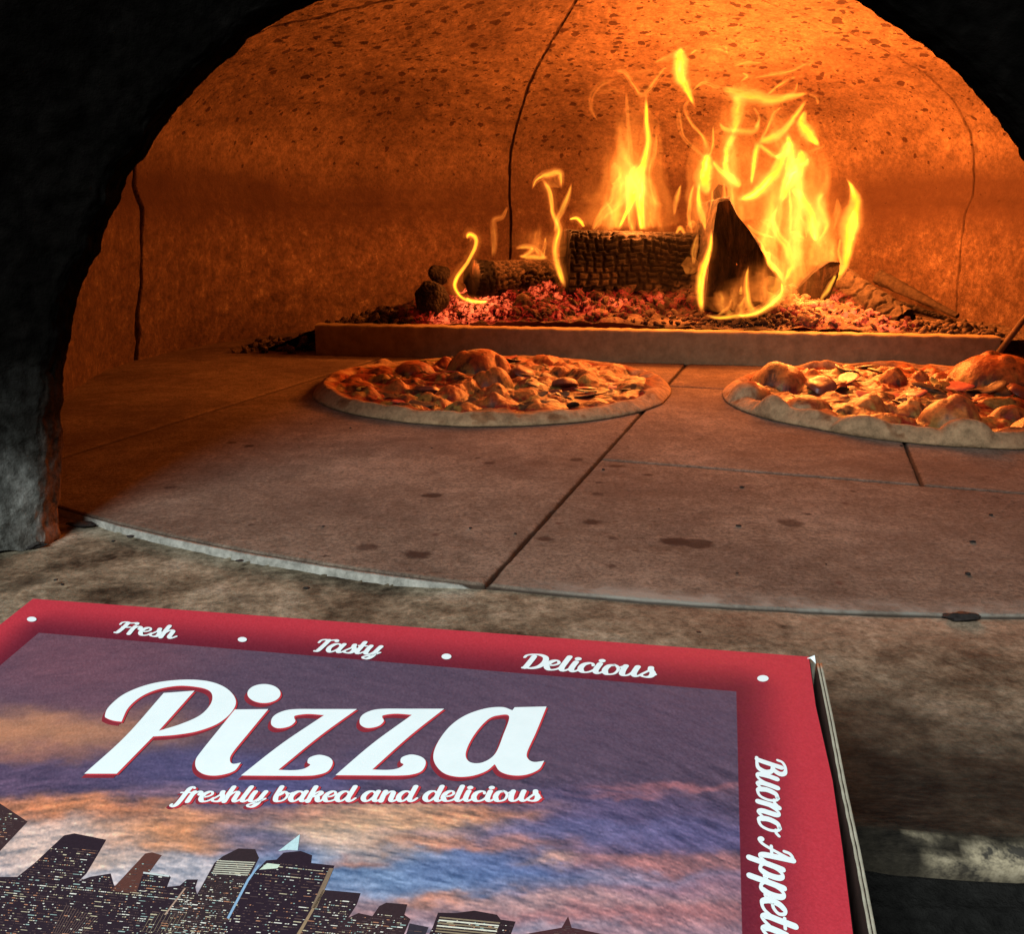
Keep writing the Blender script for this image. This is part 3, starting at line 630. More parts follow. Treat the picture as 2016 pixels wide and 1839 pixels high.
# left curl
f1 = flame('thin pale flame curling round the end of the left log', (925, 580), 1.37)
tongue(M2([(812, 1262, 8), (815, 1238, 26), (848, 1245, 30), (855, 1290, 24), (820, 1370, 22), (765, 1450, 26), (745, 1510, 26), (790, 1575, 20), (880, 1592, 16), (930, 1590, 6)]), 1.35, f1, 1.36, ends=(.05, .1), wmul=.72)
tongue(M2([(800, 1570, 8), (850, 1590, 18), (920, 1592, 8)]), 1.6, f1, 1.355, name='flame_core')
f2 = flame('small orange flame standing on the back of the left log', (970, 500), 1.46)
tongue(M2([(1024, 1085, 5), (1000, 1140, 20), (948, 1168, 24), (955, 1260, 30), (945, 1365, 14)]), .55, f2, 1.47)
f3 = flame('low flickering flames along the top of the left log', (1050, 500), 1.47)
tongue(M2([(1060, 1312, 8), (1110, 1300, 22), (1160, 1312, 24), (1090, 1358, 16)]), .75, f3, 1.47)
tongue(M2([(1225, 1250, 5), (1218, 1300, 18), (1205, 1365, 18)]), .6, f3, 1.47)
tongue(M2([(1080, 1350, 10), (1150, 1355, 26), (1240, 1360, 14)]), .8, f3, 1.47)
tongue(M2([(1170, 1305, 8), (1190, 1330, 26), (1215, 1360, 14)]), .6, f3, 1.47)
f4 = flame('forked flame with a hooked tip between the left and centre logs', (1105, 560), 1.39)
tongue(M2([(1150, 1000, 5), (1180, 945, 24), (1240, 915, 36), (1300, 915, 34), (1310, 1000, 8)]), .75, f4, 1.39)
tongue(M2([(1235, 920, 60), (1270, 955, 50), (1305, 985, 10)]), .35, f4, 1.395, edge=.5)
tongue(M2([(1200, 935, 12), (1245, 1010, 20), (1262, 1120, 20), (1292, 1210, 30), (1275, 1330, 30), (1300, 1440, 28), (1332, 1525, 12)]), 1.15, f4, 1.38)
tongue(M2([(1362, 960, 4), (1335, 1055, 26), (1290, 1150, 24), (1270, 1230, 10)]), .8, f4, 1.385)
f4b = flame('small white arc of flame on the left corner of the centre log', (1140, 440), 1.42)
tongue(M2([(1345, 1158, 6), (1385, 1150, 16), (1412, 1170, 16), (1428, 1200, 8)]), 1.5, f4b, 1.40)
# centre-left column
f5 = flame('tall flame with a narrow bright core above the centre log', (1250, 450), 1.44)
tongue(M2([(1690, 480, 30), (1705, 650, 130), (1705, 850, 190), (1690, 1000, 260), (1660, 1215, 340)]), .26, f5, 1.47, edge=.55, ends=(.2, .02))
tongue(M2([(1790, 560, 30), (1775, 750, 80), (1765, 950, 110), (1810, 1215, 190)]), .28, f5, 1.46, edge=.5, ends=(.2, .02))
tongue(M2([(1752, 480, 8), (1755, 620, 22), (1765, 760, 30), (1740, 870, 50), (1700, 960, 96), (1685, 1040, 70), (1655, 1110, 26), (1605, 1215, 12)]), 1.45, f5, 1.43, ends=(.1, .05))
tongue(M2([(1730, 860, 20), (1722, 960, 44), (1722, 1080, 44), (1735, 1212, 30)]), 1.5, f5, 1.425, name='flame_core', ends=(.1, .03))
tongue(M2([(1700, 860, 20), (1680, 960, 60), (1690, 1030, 30)]), 1.0, f5, 1.42, name='flame_core')
tongue(M2([(1640, 905, 30), (1640, 985, 90), (1600, 1060, 60), (1520, 1140, 40), (1475, 1215, 16)]), .7, f5, 1.44, edge=.3, ends=(.1, .03))
tongue(M2([(1585, 850, 10), (1600, 900, 50), (1640, 1000, 60)]), .45, f5, 1.45)
tongue(M2([(1540, 1060, 8), (1575, 1120, 40), (1560, 1215, 30)]), .5, f5, 1.45, ends=(.15, .02))
tongue(M2([(1650, 480, 8), (1655, 600, 18), (1670, 800, 22), (1675, 950, 20)]), .5, f5, 1.45)
tongue(M2([(1810, 690, 6), (1800, 800, 22), (1775, 900, 18), (1790, 1040, 20), (1839, 1100, 30)]), .5, f5, 1.44)
tongue(M2([(1670, 1100, 14), (1665, 1160, 18), (1680, 1215, 14)]), .7, f5, 1.43)
tongue(M2([(1570, 368, 6), (1640, 380, 20), (1690, 450, 20), (1730, 498, 30), (1775, 470, 24), (1839, 372, 14), (1870, 360, 5)]), .55, f5, 1.45)
tongue(M2([(1640, 385, 10), (1720, 420, 70), (1790, 400, 50), (1850, 370, 10)]), .25, f5, 1.46, edge=.4)
tongue(M2([(1500, 640, 5), (1466, 580, 16), (1468, 500, 22), (1520, 440, 24), (1600, 420, 8)]), .30, f5, 1.48)
tongue(M2([(1490, 500, 8), (1560, 470, 22), (1640, 490, 8)]), .2, f5, 1.48)
tongue(M2([(1690, 168, 4), (1715, 100, 26), (1770, 30, 50), (1820, -30, 20)]), .30, f5, 1.48)
tongue(M2([(1730, 140, 10), (1800, 80, 60), (1900, 70, 50), (2000, 110, 10)]), .22, f5, 1.48)
# big right flame
f6 = flame('largest bright yellow flame twisting up around the tall wedge log', (1450, 600), 1.40)
T = lambda p, h, Y=1.40, **k: tongue(M3(p), h, f6, Y, **k)
T([(28, 240, 6), (25, 300, 60), (25, 385, 66), (60, 465, 36), (105, 565, 8)], 1.5, 1.44)
T([(30, 300, 30), (25, 395, 60), (45, 440, 20)], .7, 1.435, name='flame_core')
T([(85, 480, 6), (140, 437, 14), (200, 450, 16), (250, 470, 20)], .6, 1.44)
T([(75, 520, 8), (50, 570, 16), (85, 650, 16), (150, 730, 18), (170, 820, 30)], .55, 1.43)
T([(15, 560, 8), (20, 640, 22), (40, 720, 18), (110, 790, 18), (165, 850, 20)], .5, 1.44)
T([(240, 455, 10), (310, 490, 50), (400, 510, 60), (520, 525, 44), (640, 500, 22), (705, 490, 8)], 1.05, 1.42)
T([(330, 480, 50), (330, 580, 60), (310, 670, 46), (290, 690, 20)], 1.05, 1.41)
T([(225, 640, 5), (262, 680, 22), (330, 692, 28), (420, 682, 28), (440, 620, 6)], .8, 1.41)
T([(410, 560, 6), (440, 620, 16), (420, 680, 16)], .7, 1.42)
T([(320, 690, 26), (280, 770, 32), (265, 850, 28), (280, 920, 40), (335, 975, 20)], 1.4, 1.40)
T([(170, 800, 24), (160, 880, 66), (150, 950, 76), (170, 1035, 12)], 1.5, 1.39)
T([(190, 840, 16), (240, 900, 24), (310, 960, 44), (350, 985, 12)], 1.2, 1.39)
T([(200, 660, 6), (195, 760, 18), (170, 830, 24)], .7, 1.41)
T([(125, 950, 8), (122, 1060, 24), (145, 1150, 30), (178, 1240, 10)], 1.3, 1.37)
T([(100, 960, 8), (78, 1060, 20), (72, 1150, 18), (90, 1240, 8)], .7, 1.39)
T([(195, 990, 6), (195, 1100, 16), (190, 1210, 14)], .8, 1.34)
T([(255, 960, 8), (255, 1060, 22), (262, 1130, 10)], .6, 1.34)
T([(298, 980, 8), (300, 1060, 20), (300, 1120, 8)], .5, 1.34)
T([(190, 1200, 8), (182, 1310, 24), (142, 1420, 34), (125, 1530, 38), (142, 1660, 14)], 1.35, 1.302)
T([(185, 1330, 8), (150, 1450, 16), (140, 1560, 14), (150, 1655, 8)], 1.2, 1.297, name='flame_core')
T([(140, 1660, 6), (220, 1674, 18), (330, 1668, 22), (430, 1650, 32), (515, 1595, 44), (568, 1530, 40), (545, 1445, 36), (490, 1370, 24), (440, 1255, 6)], 1.15, 1.297)
T([(300, 1670, 5), (420, 1655, 16), (510, 1600, 22), (560, 1540, 14), (560, 1480, 5)], 1.5, 1.292, name='flame_core')
T([(470, 1330, 8), (495, 1340, 18), (490, 1390, 14), (530, 1440, 10)], 1.1, 1.292)
T([(385, 1400, 5), (372, 1500, 24), (385, 1590, 30), (412, 1655, 34)], 1.0, 1.294)
T([(350, 1500, 5), (330, 1590, 30), (260, 1665, 30)], .85, 1.294)
T([(370, 1560, 5), (350, 1620, 40), (330, 1668, 40)], .7, 1.294)
T([(300, 1560, 5), (280, 1620, 20), (220, 1668, 12)], .6, 1.294)
T([(600, 725, 20), (580, 790, 40), (545, 870, 50), (490, 960, 64), (410, 1030, 46), (315, 1052, 10)], 1.5, 1.38)
T([(520, 830, 14), (590, 800, 30), (600, 740, 20)], 1.1, 1.39)
T([(440, 735, 26), (420, 830, 30), (410, 900, 22), (400, 980, 8)], 1.3, 1.39)
T([(425, 745, 16), (500, 730, 40), (570, 690, 30), (630, 610, 24), (700, 515, 8)], 1.2, 1.40)
T([(440, 760, 16), (490, 800, 24), (560, 835, 24)], .9, 1.395)
T([(700, 495, 8), (740, 510, 16), (755, 550, 8)], .5, 1.41)
T([(560, 560, 6), (520, 600, 16), (480, 680, 18), (450, 740, 10)], .7, 1.42)
T([(645, 430, 4), (620, 490, 22), (560, 520, 10)], .5, 1.43)
T([(690, 575, 8), (672, 640, 44), (705, 700, 56), (765, 775, 6)], 1.4, 1.40)
T([(790, 760, 5), (740, 790, 30), (700, 800, 8)], .35, 1.42)
T([(590, 700, 20), (610, 790, 36), (600, 880, 36), (590, 940, 10)], 1.3, 1.38)
T([(650, 780, 10), (665, 840, 60), (625, 910, 76), (590, 980, 64), (545, 1085, 8)], 1.6, 1.37)
T([(640, 860, 10), (610, 940, 50), (580, 1010, 14)], 1.5, 1.365, name='flame_core')
T([(700, 830, 6), (690, 860, 26), (650, 870, 10)], 1.0, 1.38)
T([(605, 990, 16), (660, 1030, 36), (700, 1100, 46), (725, 1190, 56), (745, 1290, 12)], 1.5, 1.37)
T([(720, 1130, 8), (730, 1220, 30), (740, 1275, 10)], 1.4, 1.365, name='flame_core')
T([(790, 1010, 10), (755, 1060, 40), (785, 1140, 40), (795, 1200, 24), (755, 1275, 8)], .9, 1.39)
T([(855, 1040, 6), (852, 1120, 34), (835, 1215, 8)], .5, 1.41)
T([(600, 990, 8), (608, 1100, 18), (605, 1240, 14)], 1.0, 1.38)
T([(545, 1070, 6), (520, 1140, 20), (530, 1210, 30), (585, 1300, 44), (620, 1390, 44), (600, 1440, 30), (570, 1500, 10)], 1.1, 1.36)
T([(600, 1220, 6), (640, 1240, 44), (680, 1270, 20)], .7, 1.38)
T([(690, 1260, 5), (690, 1200, 24), (650, 1130, 6)], .6, 1.38)
T([(375, 1180, 6), (430, 1225, 18), (530, 1255, 8)], .8, 1.37)
T([(380, 1200, 6), (450, 1290, 16), (480, 1350, 8)], .7, 1.37)
T([(440, 1160, 6), (500, 1180, 40), (530, 1240, 10)], .45, 1.38)
T([(0, 1240, 8), (25, 1200, 20), (50, 1235, 14)], .9, 1.38)
T([(60, 1180, 6), (85, 1190, 60), (100, 1160, 10)], .5, 1.39)
T([(80, 1350, 20), (85, 1400, 70), (70, 1450, 20)], .4, 1.30, edge=.3)
T([(120, 1230, 8), (100, 1310, 30), (95, 1400, 8)], .6, 1.36)
T([(30, 970, 5), (8, 1040, 26), (-10, 1140, 8)], .8, 1.41)
T([(480, 1300, 8), (500, 1380, 50), (560, 1450, 60), (590, 1560, 10)], .4, 1.36, edge=.3)
# filmy orange flame bodies, also standing in for the hazy glow around them
T([(380, 430, 120), (400, 650, 300), (400, 900, 420), (430, 1150, 420), (480, 1350, 200)], .30, 1.46, edge=.25, ends=(.3, .2))
T([(600, 620, 100), (600, 850, 190), (590, 1050, 260), (630, 1280, 260)], .34, 1.43, edge=.3, ends=(.3, .1))
T([(130, 700, 40), (140, 950, 120), (150, 1200, 120)], .34, 1.43, edge=.4)
T([(460, 900, 60), (440, 1080, 160), (480, 1280, 120)], .32, 1.41, edge=.4)
T([(350, 760, 40), (340, 900, 110), (350, 1000, 60)], .3, 1.42, edge=.5)
f7 = flame('separate pointed yellow flame at the right edge of the fire', (1660, 540), 1.38)
T7 = lambda p, h, Y=1.38, **k: tongue(M3(p), h, f7, Y, **k)
T7([(895, 930, 4), (930, 990, 22), (948, 1080, 66), (920, 1180, 96), (915, 1280, 60), (885, 1400, 40), (810, 1520, 38), (742, 1605, 8)], 1.45)
T7([(945, 1100, 14), (935, 1190, 50), (925, 1280, 20)], 1.3, 1.375, name='flame_core')
T7([(850, 1440, 10), (805, 1525, 24), (760, 1590, 10)], 1.2, 1.375, name='flame_core')
T7([(870, 1250, 8), (862, 1330, 18), (875, 1400, 10)], .8)
T7([(560, 1610, 5), (640, 1630, 20), (720, 1618, 8)], 1.3, 1.34)
f8 = flame('faint orange wisps swirling high above the yellow flames', (1440, 90), 1.50)
T8 = lambda p, h, Y=1.50, **k: tongue(M3(p), h * 2.0, f8, Y, **k)
T8([(-40, 100, 8), (60, 108, 14), (150, 115, 16), (230, 150, 20), (275, 200, 14), (290, 240, 4)], .35)
T8([(60, 300, 6), (130, 250, 16), (200, 245, 24), (240, 262, 16), (285, 275, 5)], .3)
T8([(220, 230, 5), (260, 245, 16), (275, 280, 8)], .35)
T8([(300, 350, 5), (370, 330, 14), (460, 330, 8)], .25)
T8([(400, 410, 6), (520, 390, 18), (620, 370, 24), (720, 320, 26), (820, 318, 6)], .25)
T8([(340, 430, 5), (380, 400, 16), (350, 380, 5)], .3)
T8([(90, 300, 40), (150, 350, 160), (300, 400, 160), (480, 430, 40)], .12, edge=.3)
T8([(480, 500, 8), (560, 440, 20), (640, 400, 8)], .3)
T8([(-60, 60, 8), (-20, 10, 60), (60, -40, 90), (160, -60, 20)], .26)
T8([(-220, 120, 6), (-160, 60, 24), (-90, 10, 40), (0, -30, 20)], .4)
T8([(20, 180, 10), (120, 170, 60), (240, 220, 60), (330, 300, 12)], .18)
T8([(-120, 330, 8), (-40, 300, 26), (40, 250, 30), (160, 210, 12)], .3)

# filaments and translucent sheets carried up by one shared draught
def stream(x, y, y1, cx, pull, k):
    P = [(x, y)]; st = 14.0
    while y > y1:
        up = (600 - y) / 500
        nx_ = float(fbm(np.array([x / 62, y / 95, k * .35 + 3]), 3, 77)) - .5; ny_ = float(fbm(np.array([x / 70 + 9, y / 80, k * .3]), 2, 79)) - .5
        x += (nx_ * 3.4 * (.35 + up) + (cx - x) / 1000 * pull) * st * .62; y -= st * (1 + ny_ * .5); P.append((x, y))
    return P
rf = np.random.RandomState(12)
def draught(root, x0, x1, yb, ytop, cx, pull, count, Y):
    for k in range(count):
        x = x0 + (x1 - x0) * (k + rf.rand()) / count; mid_ = 1 - abs((x - (x0 + x1) / 2) / ((x1 - x0) / 2)) ** 2
        yt = yb - (yb - ytop) * (.30 + .70 * mid_) * rf.uniform(.55, 1.0); P = stream(x, yb + rf.uniform(-8, 8), yt, cx, pull, k * .5)
        if len(P) < 4: continue
        m_ = len(P); P = P[::2] if m_ > 8 else P; m_ = len(P)
        wide = k % 3 == 0; w0 = rf.uniform(45, 90) if wide else rf.uniform(7, 22)
        pts = [(px, py, w0 * (.5 + .9 * math.sin(math.pi * (.12 + .80 * i / (m_ - 1))))) for i, (px, py) in enumerate(P)]
        ht = rf.uniform(.11, .19) if wide else rf.choice([.22, .35, .55, .8], p=[.4, .3, .2, .1])
        tongue(pts, ht, root, Y + rf.uniform(-.03, .04), 0.0, 'flame_sheet' if wide else 'flame_wisp', (.04, .35))
draught(f6, 1395, 1480, 440, 150, 1460, .8, 9, 1.40)
draught(f6, 1470, 1650, 560, 130, 1530, 1.4, 27, 1.42)
draught(f6, 1400, 1500, 618, 545, 1460, .6, 12, 1.30)
draught(f6, 1480, 1555, 600, 470, 1540, .6, 8, 1.30)
draught(f6, 1555, 1640, 520, 330, 1600, .6, 9, 1.38)
draught(f5, 1165, 1305, 452, 150, 1255, 2.2, 15, 1.45)
draught(f3, 1010, 1100, 512, 430, 1060, 0, 4, 1.47)

# ------------------------------------------------------------------ pizzas
M_dough = m_col('dough', .9, .12, 95, .75, .9, .0022)
M_top = m_col('sauce_and_cheese', .45, .3, 230, .8, .7, .0010)
def pizza(name, label, c, R, seed, bubbles, rimb, pieces):
    root = empty(name, (c[0], c[1], 0)); tag(root, label, 'pizza', 'pizzas baking on the hearth')
    nt_, na_ = 170, 760; t = np.concatenate([np.linspace(0.001, .86, 110), np.linspace(.86, 1, 61)[1:]]); al = np.linspace(0, 2 * math.pi, na_, endpoint=False)
    Tt, Al = np.meshgrid(t, al, indexing='ij')
    Rr = R * (1 + .030 * (fbm(np.stack([np.cos(Al) * 1.8, np.sin(Al) * 1.8, Al * 0 + seed], -1), 3, seed) - .5) * 2)
    x = Tt * Rr * np.cos(Al); y = Tt * Rr * np.sin(Al)
    nl = n2(x + 5 * seed, y, 36, 2, seed); nm = n2(x + 5 * seed, y, 90, 4, seed + 1); nh = n2(x, y, 15, 3, seed + 2)
    rimn = fbm(np.stack([np.cos(Al) * 5, np.sin(Al) * 5, Al * 0 + seed * 2], -1), 3, seed + 4)
    rimh = .0040 + .012 * (rimn - .35)
    edge = np.clip(1 - ((Tt - .93) / .07) ** 2, 0, 1) ** .5
    h = .0066 + .0 * Tt + (nl - .5) * .022 * (1 - sstep(.86, .93, Tt)) + (nm - .5) * .005 * (1 - sstep(.84, .9, Tt))
    bk = (1 - .62 * sstep(-.1, .75, np.sin(Al))) if seed == 11 else 1
    h = np.maximum(h, .003) + bk * rimh * np.exp(-((Tt - .935) / .042) ** 2)
    prof = np.where(Tt > .93, np.sqrt(np.clip(1 - ((Tt - .93) / .07) ** 2, 0, 1)), 1)
    bro = np.zeros_like(x); rb = np.random.RandomState(seed + 5); bubbles = list(bubbles) + [(R * .8 * math.sqrt(q1) * math.cos(q2), R * .8 * math.sqrt(q1) * math.sin(q2), q3, q3 * q4) for q1, q2, q3, q4 in zip(rb.rand(26), rb.rand(26) * 6.283, rb.uniform(.009, .021, 26), rb.uniform(.5, .8, 26))]
    for (bx, by, br, bh) in bubbles:
        d = np.hypot(x - bx, y - by) / br + (nl - .5) * .3; hb = bh * (.80 * np.sqrt(np.clip(1 - d * d, 0, 1)) if br > .024 else np.clip(1 - d * d, 0, 1) ** .9); 
        bro = np.maximum(bro, (d < 1) * (hb / bh)); h = np.maximum(h, h * .25 + hb) if br > .024 else h + hb * .5
    h = h * prof + .0008
    h = h + (nm - .5) * .0008 * prof
    V = np.stack([x, y, h], -1)
    # colour
    crust = np.array([.30, .20, .11]); brown = np.array([.30, .13, .05]); sauce = np.array([.16, .014, .007]); cheese = np.array([.25, .078, .018]) * (1.0 if seed == 11 else 1.35); green = np.array([.20, .17, .04]); dark = np.array([.035, .018, .012])
    rim = sstep(.875, .91, Tt + (nm - .5) * .07 + (nh - .5) * .06)
    mixc = np.clip(sstep(.49, .57, nl * .7 + nh * .3 + (nm - .5) * .5) * .75 + .25 * sstep(.012, .022, h), 0, 1)
    C_ = sauce * (1 - mixc[..., None]) + cheese * mixc[..., None]
    g_ = sstep(.56, .61, n2(x, y, 55, 3, seed + 8)); C_ = C_ * (1 - g_[..., None] * .6) + green * g_[..., None] * .6
    g_ = sstep(.57, .61, n2(x, y, 75, 3, seed + 18)); C_ = C_ * (1 - g_[..., None] * .9) + dark * g_[..., None] * .9
    chs = sstep(.60, .68, n2(x, y, 85, 4, seed + 31))[..., None] * .8
    bc = sstep(.15, .6, bro)[..., None]; sp = sstep(.42, .58, n2(x, y, 46, 5, seed + 11))[..., None]
    C_ = C_ * (1 - bc) + (cheese * 1.15 * (1 - sp * .8) + np.array([.17, .022, .009]) * sp * .8) * bc
    C_ = C_ * (1 - chs) + np.array([.03, .012, .008]) * chs
    cr_ = crust * (.85 + .3 * nh[..., None]); tb = (sstep(.40, .66, nl + rimh * 8 - .03) * sstep(.0, 1.0, prof) * sstep(.985, .90, Tt))[..., None] * .8
    spk = (sstep(.56, .66, n2(x, y, 60, 4, seed + 41)) * sstep(.0, .7, prof))[..., None] * .65; cr_ = cr_ * (1 - spk) + np.array([.14, .055, .02]) * spk
    cr_ = cr_ * (1 - tb) + np.array([.22, .075, .022]) * tb
    C_ = C_ * (1 - rim[..., None]) + cr_ * rim[..., None]
    g = grid_faces(len(t), na_, True); cut = 110 * na_
    fi = g[(g < cut).all(1)]; fo = g[~(g < cut).all(1)]
    Vf = V.reshape(-1, 3); Cf = C_.reshape(-1, 3)
    fastmesh('topping_layer', Vf[:cut], fi, M_top, root, True, cols=Cf[:cut])
    # crust ring with underside
    lo = 109 * na_; Vo = Vf[lo:]; Co = Cf[lo:]; fo = fo - lo; k = np.arange(na_); n0 = len(Vo)
    und = np.stack([Vo[-na_:, 0] * .97, Vo[-na_:, 1] * .97, np.full(na_, .0003)], -1); Vo = np.vstack([Vo, und]); Co = np.vstack([Co, np.tile(crust * .6, (na_, 1))])
    fo = np.vstack([fo, np.stack([n0 - na_ + k, n0 + k, n0 + (k + 1) % na_, n0 - na_ + (k + 1) % na_], -1)])
    fastmesh('crust', Vo, fo, M_dough, root, True, cols=Co)
    # loose toppings
    rs = np.random.RandomState(seed); hq = lambda px, py: float(h[np.argmin(np.abs(t - min(.85, math.hypot(px, py) / R))), int((math.atan2(py, px) % (2 * math.pi)) / (2 * math.pi) * na_) % na_])
    kinds = [('mushroom_slice', (.022, .014, .010), (.11, .07, .04)), ('ham_piece', (.25, .035, .03), (.42, .11, .08)), ('cheese_patch', (.42, .22, .07), (.60, .38, .16)), ('pepper_strip', (.12, .12, .03), (.26, .22, .06)), ('sausage_crumb', (.07, .02, .012), (.20, .05, .03))]
    mats_ = [m_simple(kd[0] + '_skin', kd[1], kd[2], 160, .4, .5, .001, .5) for kd in kinds]
    for q in range(pieces):
        for _ in range(20):
            rr2 = math.sqrt(rs.rand()) * .80 * R; a2 = rs.rand() * 2 * math.pi; px, py = rr2 * math.cos(a2), rr2 * math.sin(a2)
            if all(math.hypot(px - b[0], py - b[1]) > b[2] * .9 for b in bubbles if b[2] > .015): break
        kd = rs.choice(5, p=[.52, .20, .0, .16, .12]); sz = rs.uniform(.008, .019)
        nu, nv = 14, 10; U, W_ = np.meshgrid(np.linspace(0, 2 * math.pi, nu * 2, endpoint=False), np.linspace(0, 1, nv), indexing='ij')
        flat = (.11, .09, .42, .13, .45)[kd]; asp = (.6, .8, .9, .35, .9)[kd]; lob = 1 + .28 * np.sin(U * 2 + rs.rand() * 6) * (kd == 0) + .25 * (fbm(np.stack([np.cos(U) * 1.3 + q, np.sin(U) * 1.3, U * 0], -1), 2, q) - .5) * 2
        top = np.stack([np.cos(U) * W_ * sz * lob, np.sin(U) * W_ * sz * asp * lob, np.sqrt(np.clip(1 - W_ ** 4, 0, 1)) * sz * flat + (np.cos(U) * W_) ** 2 * sz * rs.uniform(-.2, .35)], -1)
        bot = top * np.array([1, 1, 1]) - np.array([0, 0, 1]) * (sz * flat * 1.2 * np.sqrt(np.clip(1 - W_ ** 4, 0, 1)))[..., None]
        nn_ = nu * 2 * nv; Vv = np.vstack([top.reshape(-1, 3), bot.reshape(-1, 3)])
        gf = np.array([(i * nv + j, ((i + 1) % (nu * 2)) * nv + j, ((i + 1) % (nu * 2)) * nv + j + 1, i * nv + j + 1) for i in range(nu * 2) for j in range(nv - 1)])
        ob = fastmesh(kinds[kd][0], Vv, np.vstack([gf[:, ::-1], gf + nn_]), mats_[kd], root, True)
        ob.location = (px, py, hq(px, py) - sz * .01); ob.rotation_euler = (rs.uniform(-.4, .4), rs.uniform(-.35, .35), rs.rand() * 6.28)
    return root
P1 = (-.024, 1.055); P2 = (.45, .968)
def rel(P, lst, z=.012):
    out = []
    for (x, y, wpx, hh) in lst:
        p = onz(x, y, z); out.append((p[0] - P[0], p[1] - P[1], wpx / F * p[1] / 2, hh))
    return out
pizza('pizza', 'whole pizza with mushrooms and one big blistered bubble, left on the hearth', P1, .213, 11,
      rel(P1, [(945, 725, 128, .043), (968, 752, 92, .028), (815, 722, 76, .022), (745, 708, 50, .020), (1080, 706, 66, .020), (880, 712, 44, .018), (885, 770, 76, .016), (1040, 752, 50, .014), (700, 745, 60, .013), (770, 762, 70, .013), (1150, 735, 60, .014), (1200, 725, 70, .014), (1100, 730, 40, .016), (960, 782, 70, .013)]), None, 52)
pizza('pizza', 'pizza with a puffy blistered rim and big bubbles, cut off by the right frame edge', P2, .215, 23,
      rel(P2, [(1535, 752, 120, .038), (1475, 772, 90, .026), (1590, 800, 100, .026), (1510, 800, 90, .022), (1960, 750, 190, .052), (1700, 800, 80, .026), (1690, 838, 150, .022), (1870, 825, 120, .036), (1900, 850, 110, .026), (1760, 745, 56, .026), (1990, 815, 80, .032), (1810, 745, 40, .022), (1780, 800, 70, .018), (2040, 840, 100, .024), (1800, 862, 120, .017)]), None, 52)

# ------------------------------------------------------------------ pizza box
dl = np.array([7988, 268, -1753.]); dl /= np.linalg.norm(dl); BW = .30
p0 = np.array([65 - CX, 1179 - CY, F]); p1 = np.array([1593 - CX, 1298 - CY, F])
tt_ = np.linalg.lstsq(np.stack([-p0, p1], 1), dl * BW, rcond=None)[0][0]
tow = lambda c: c[0] * _R + c[2] * _FW - c[1] * _UP
BO = _C + tow(tt_ * p0); BU = tow(dl); BU /= np.linalg.norm(BU)
dd = np.array([412, -810, 1753.]); BVv = -tow(dd / np.linalg.norm(dd)); BVv -= BU * (BVv @ BU); BVv /= np.linalg.norm(BVv); BN = np.cross(BVv, BU); BN = BN if BN[2] > 0 else -BN
def uvp(x, y):
    d = ray(x, y); t = ((BO - _C) @ BN) / (d @ BN); p = _C + d * t - BO; return np.array([p @ BU, p @ BVv])
def L(u, v, h=0): return BO + u * BU + v * BVv + h * BN
def pix(u, v):
    P = BO[None] + u.reshape(-1, 1) * BU + v.reshape(-1, 1) * BVv - _C; zc = P @ _FW
    return (CX + F * (P @ _R) / zc).reshape(u.shape), (CY - F * (P @ _UP) / zc).reshape(u.shape)
box = empty('pizza_box', tuple(L(BW / 2, .15, -.02))); tag(box, 'closed cardboard pizza box with a red border, city skyline print and white Pizza lettering', 'box')
BD = .30
# lid outline on the right side follows the slightly sprung edge
er = np.array([uvp(1593, 1298), uvp(1606, 1391), uvp(1639, 1537), uvp(1659, 1675), uvp(1679, 1839)])
eu = lambda v: np.interp(v, er[:, 1], er[:, 0])
cA, cB = uvp(75, 1246), uvp(1451, 1362); cE = uvp(1459, 1839); cL = uvp(0, 1312)
v_in = (cA[1] + cB[1]) / 2; u_l = (cA[0] + cL[0]) / 2; u_r = (cB[0] + cE[0]) / 2
print('LID', cA, cB, cL, cE, er, 'uv left corner', uvp(0, 1228))
us = np.sort(np.r_[np.linspace(0, 1, 520), [(u_l - .0001) / BW, (u_l + .0001) / BW, (u_r - .0001) / BW, (u_r + .0001) / BW]]) * BW
vs = np.sort(np.r_[np.linspace(0, BD, 500), [v_in - .0001, v_in + .0001]])
UU, VV = np.meshgrid(us, vs, indexing='ij'); right = np.maximum(eu(VV), u_r + .004)
Ud = np.where(UU > u_r + .0005, u_r + .0005 + (UU - u_r - .0005) / (BW - u_r - .0005) * (right - u_r - .0005), UU)
px, py = pix(UU, VV)
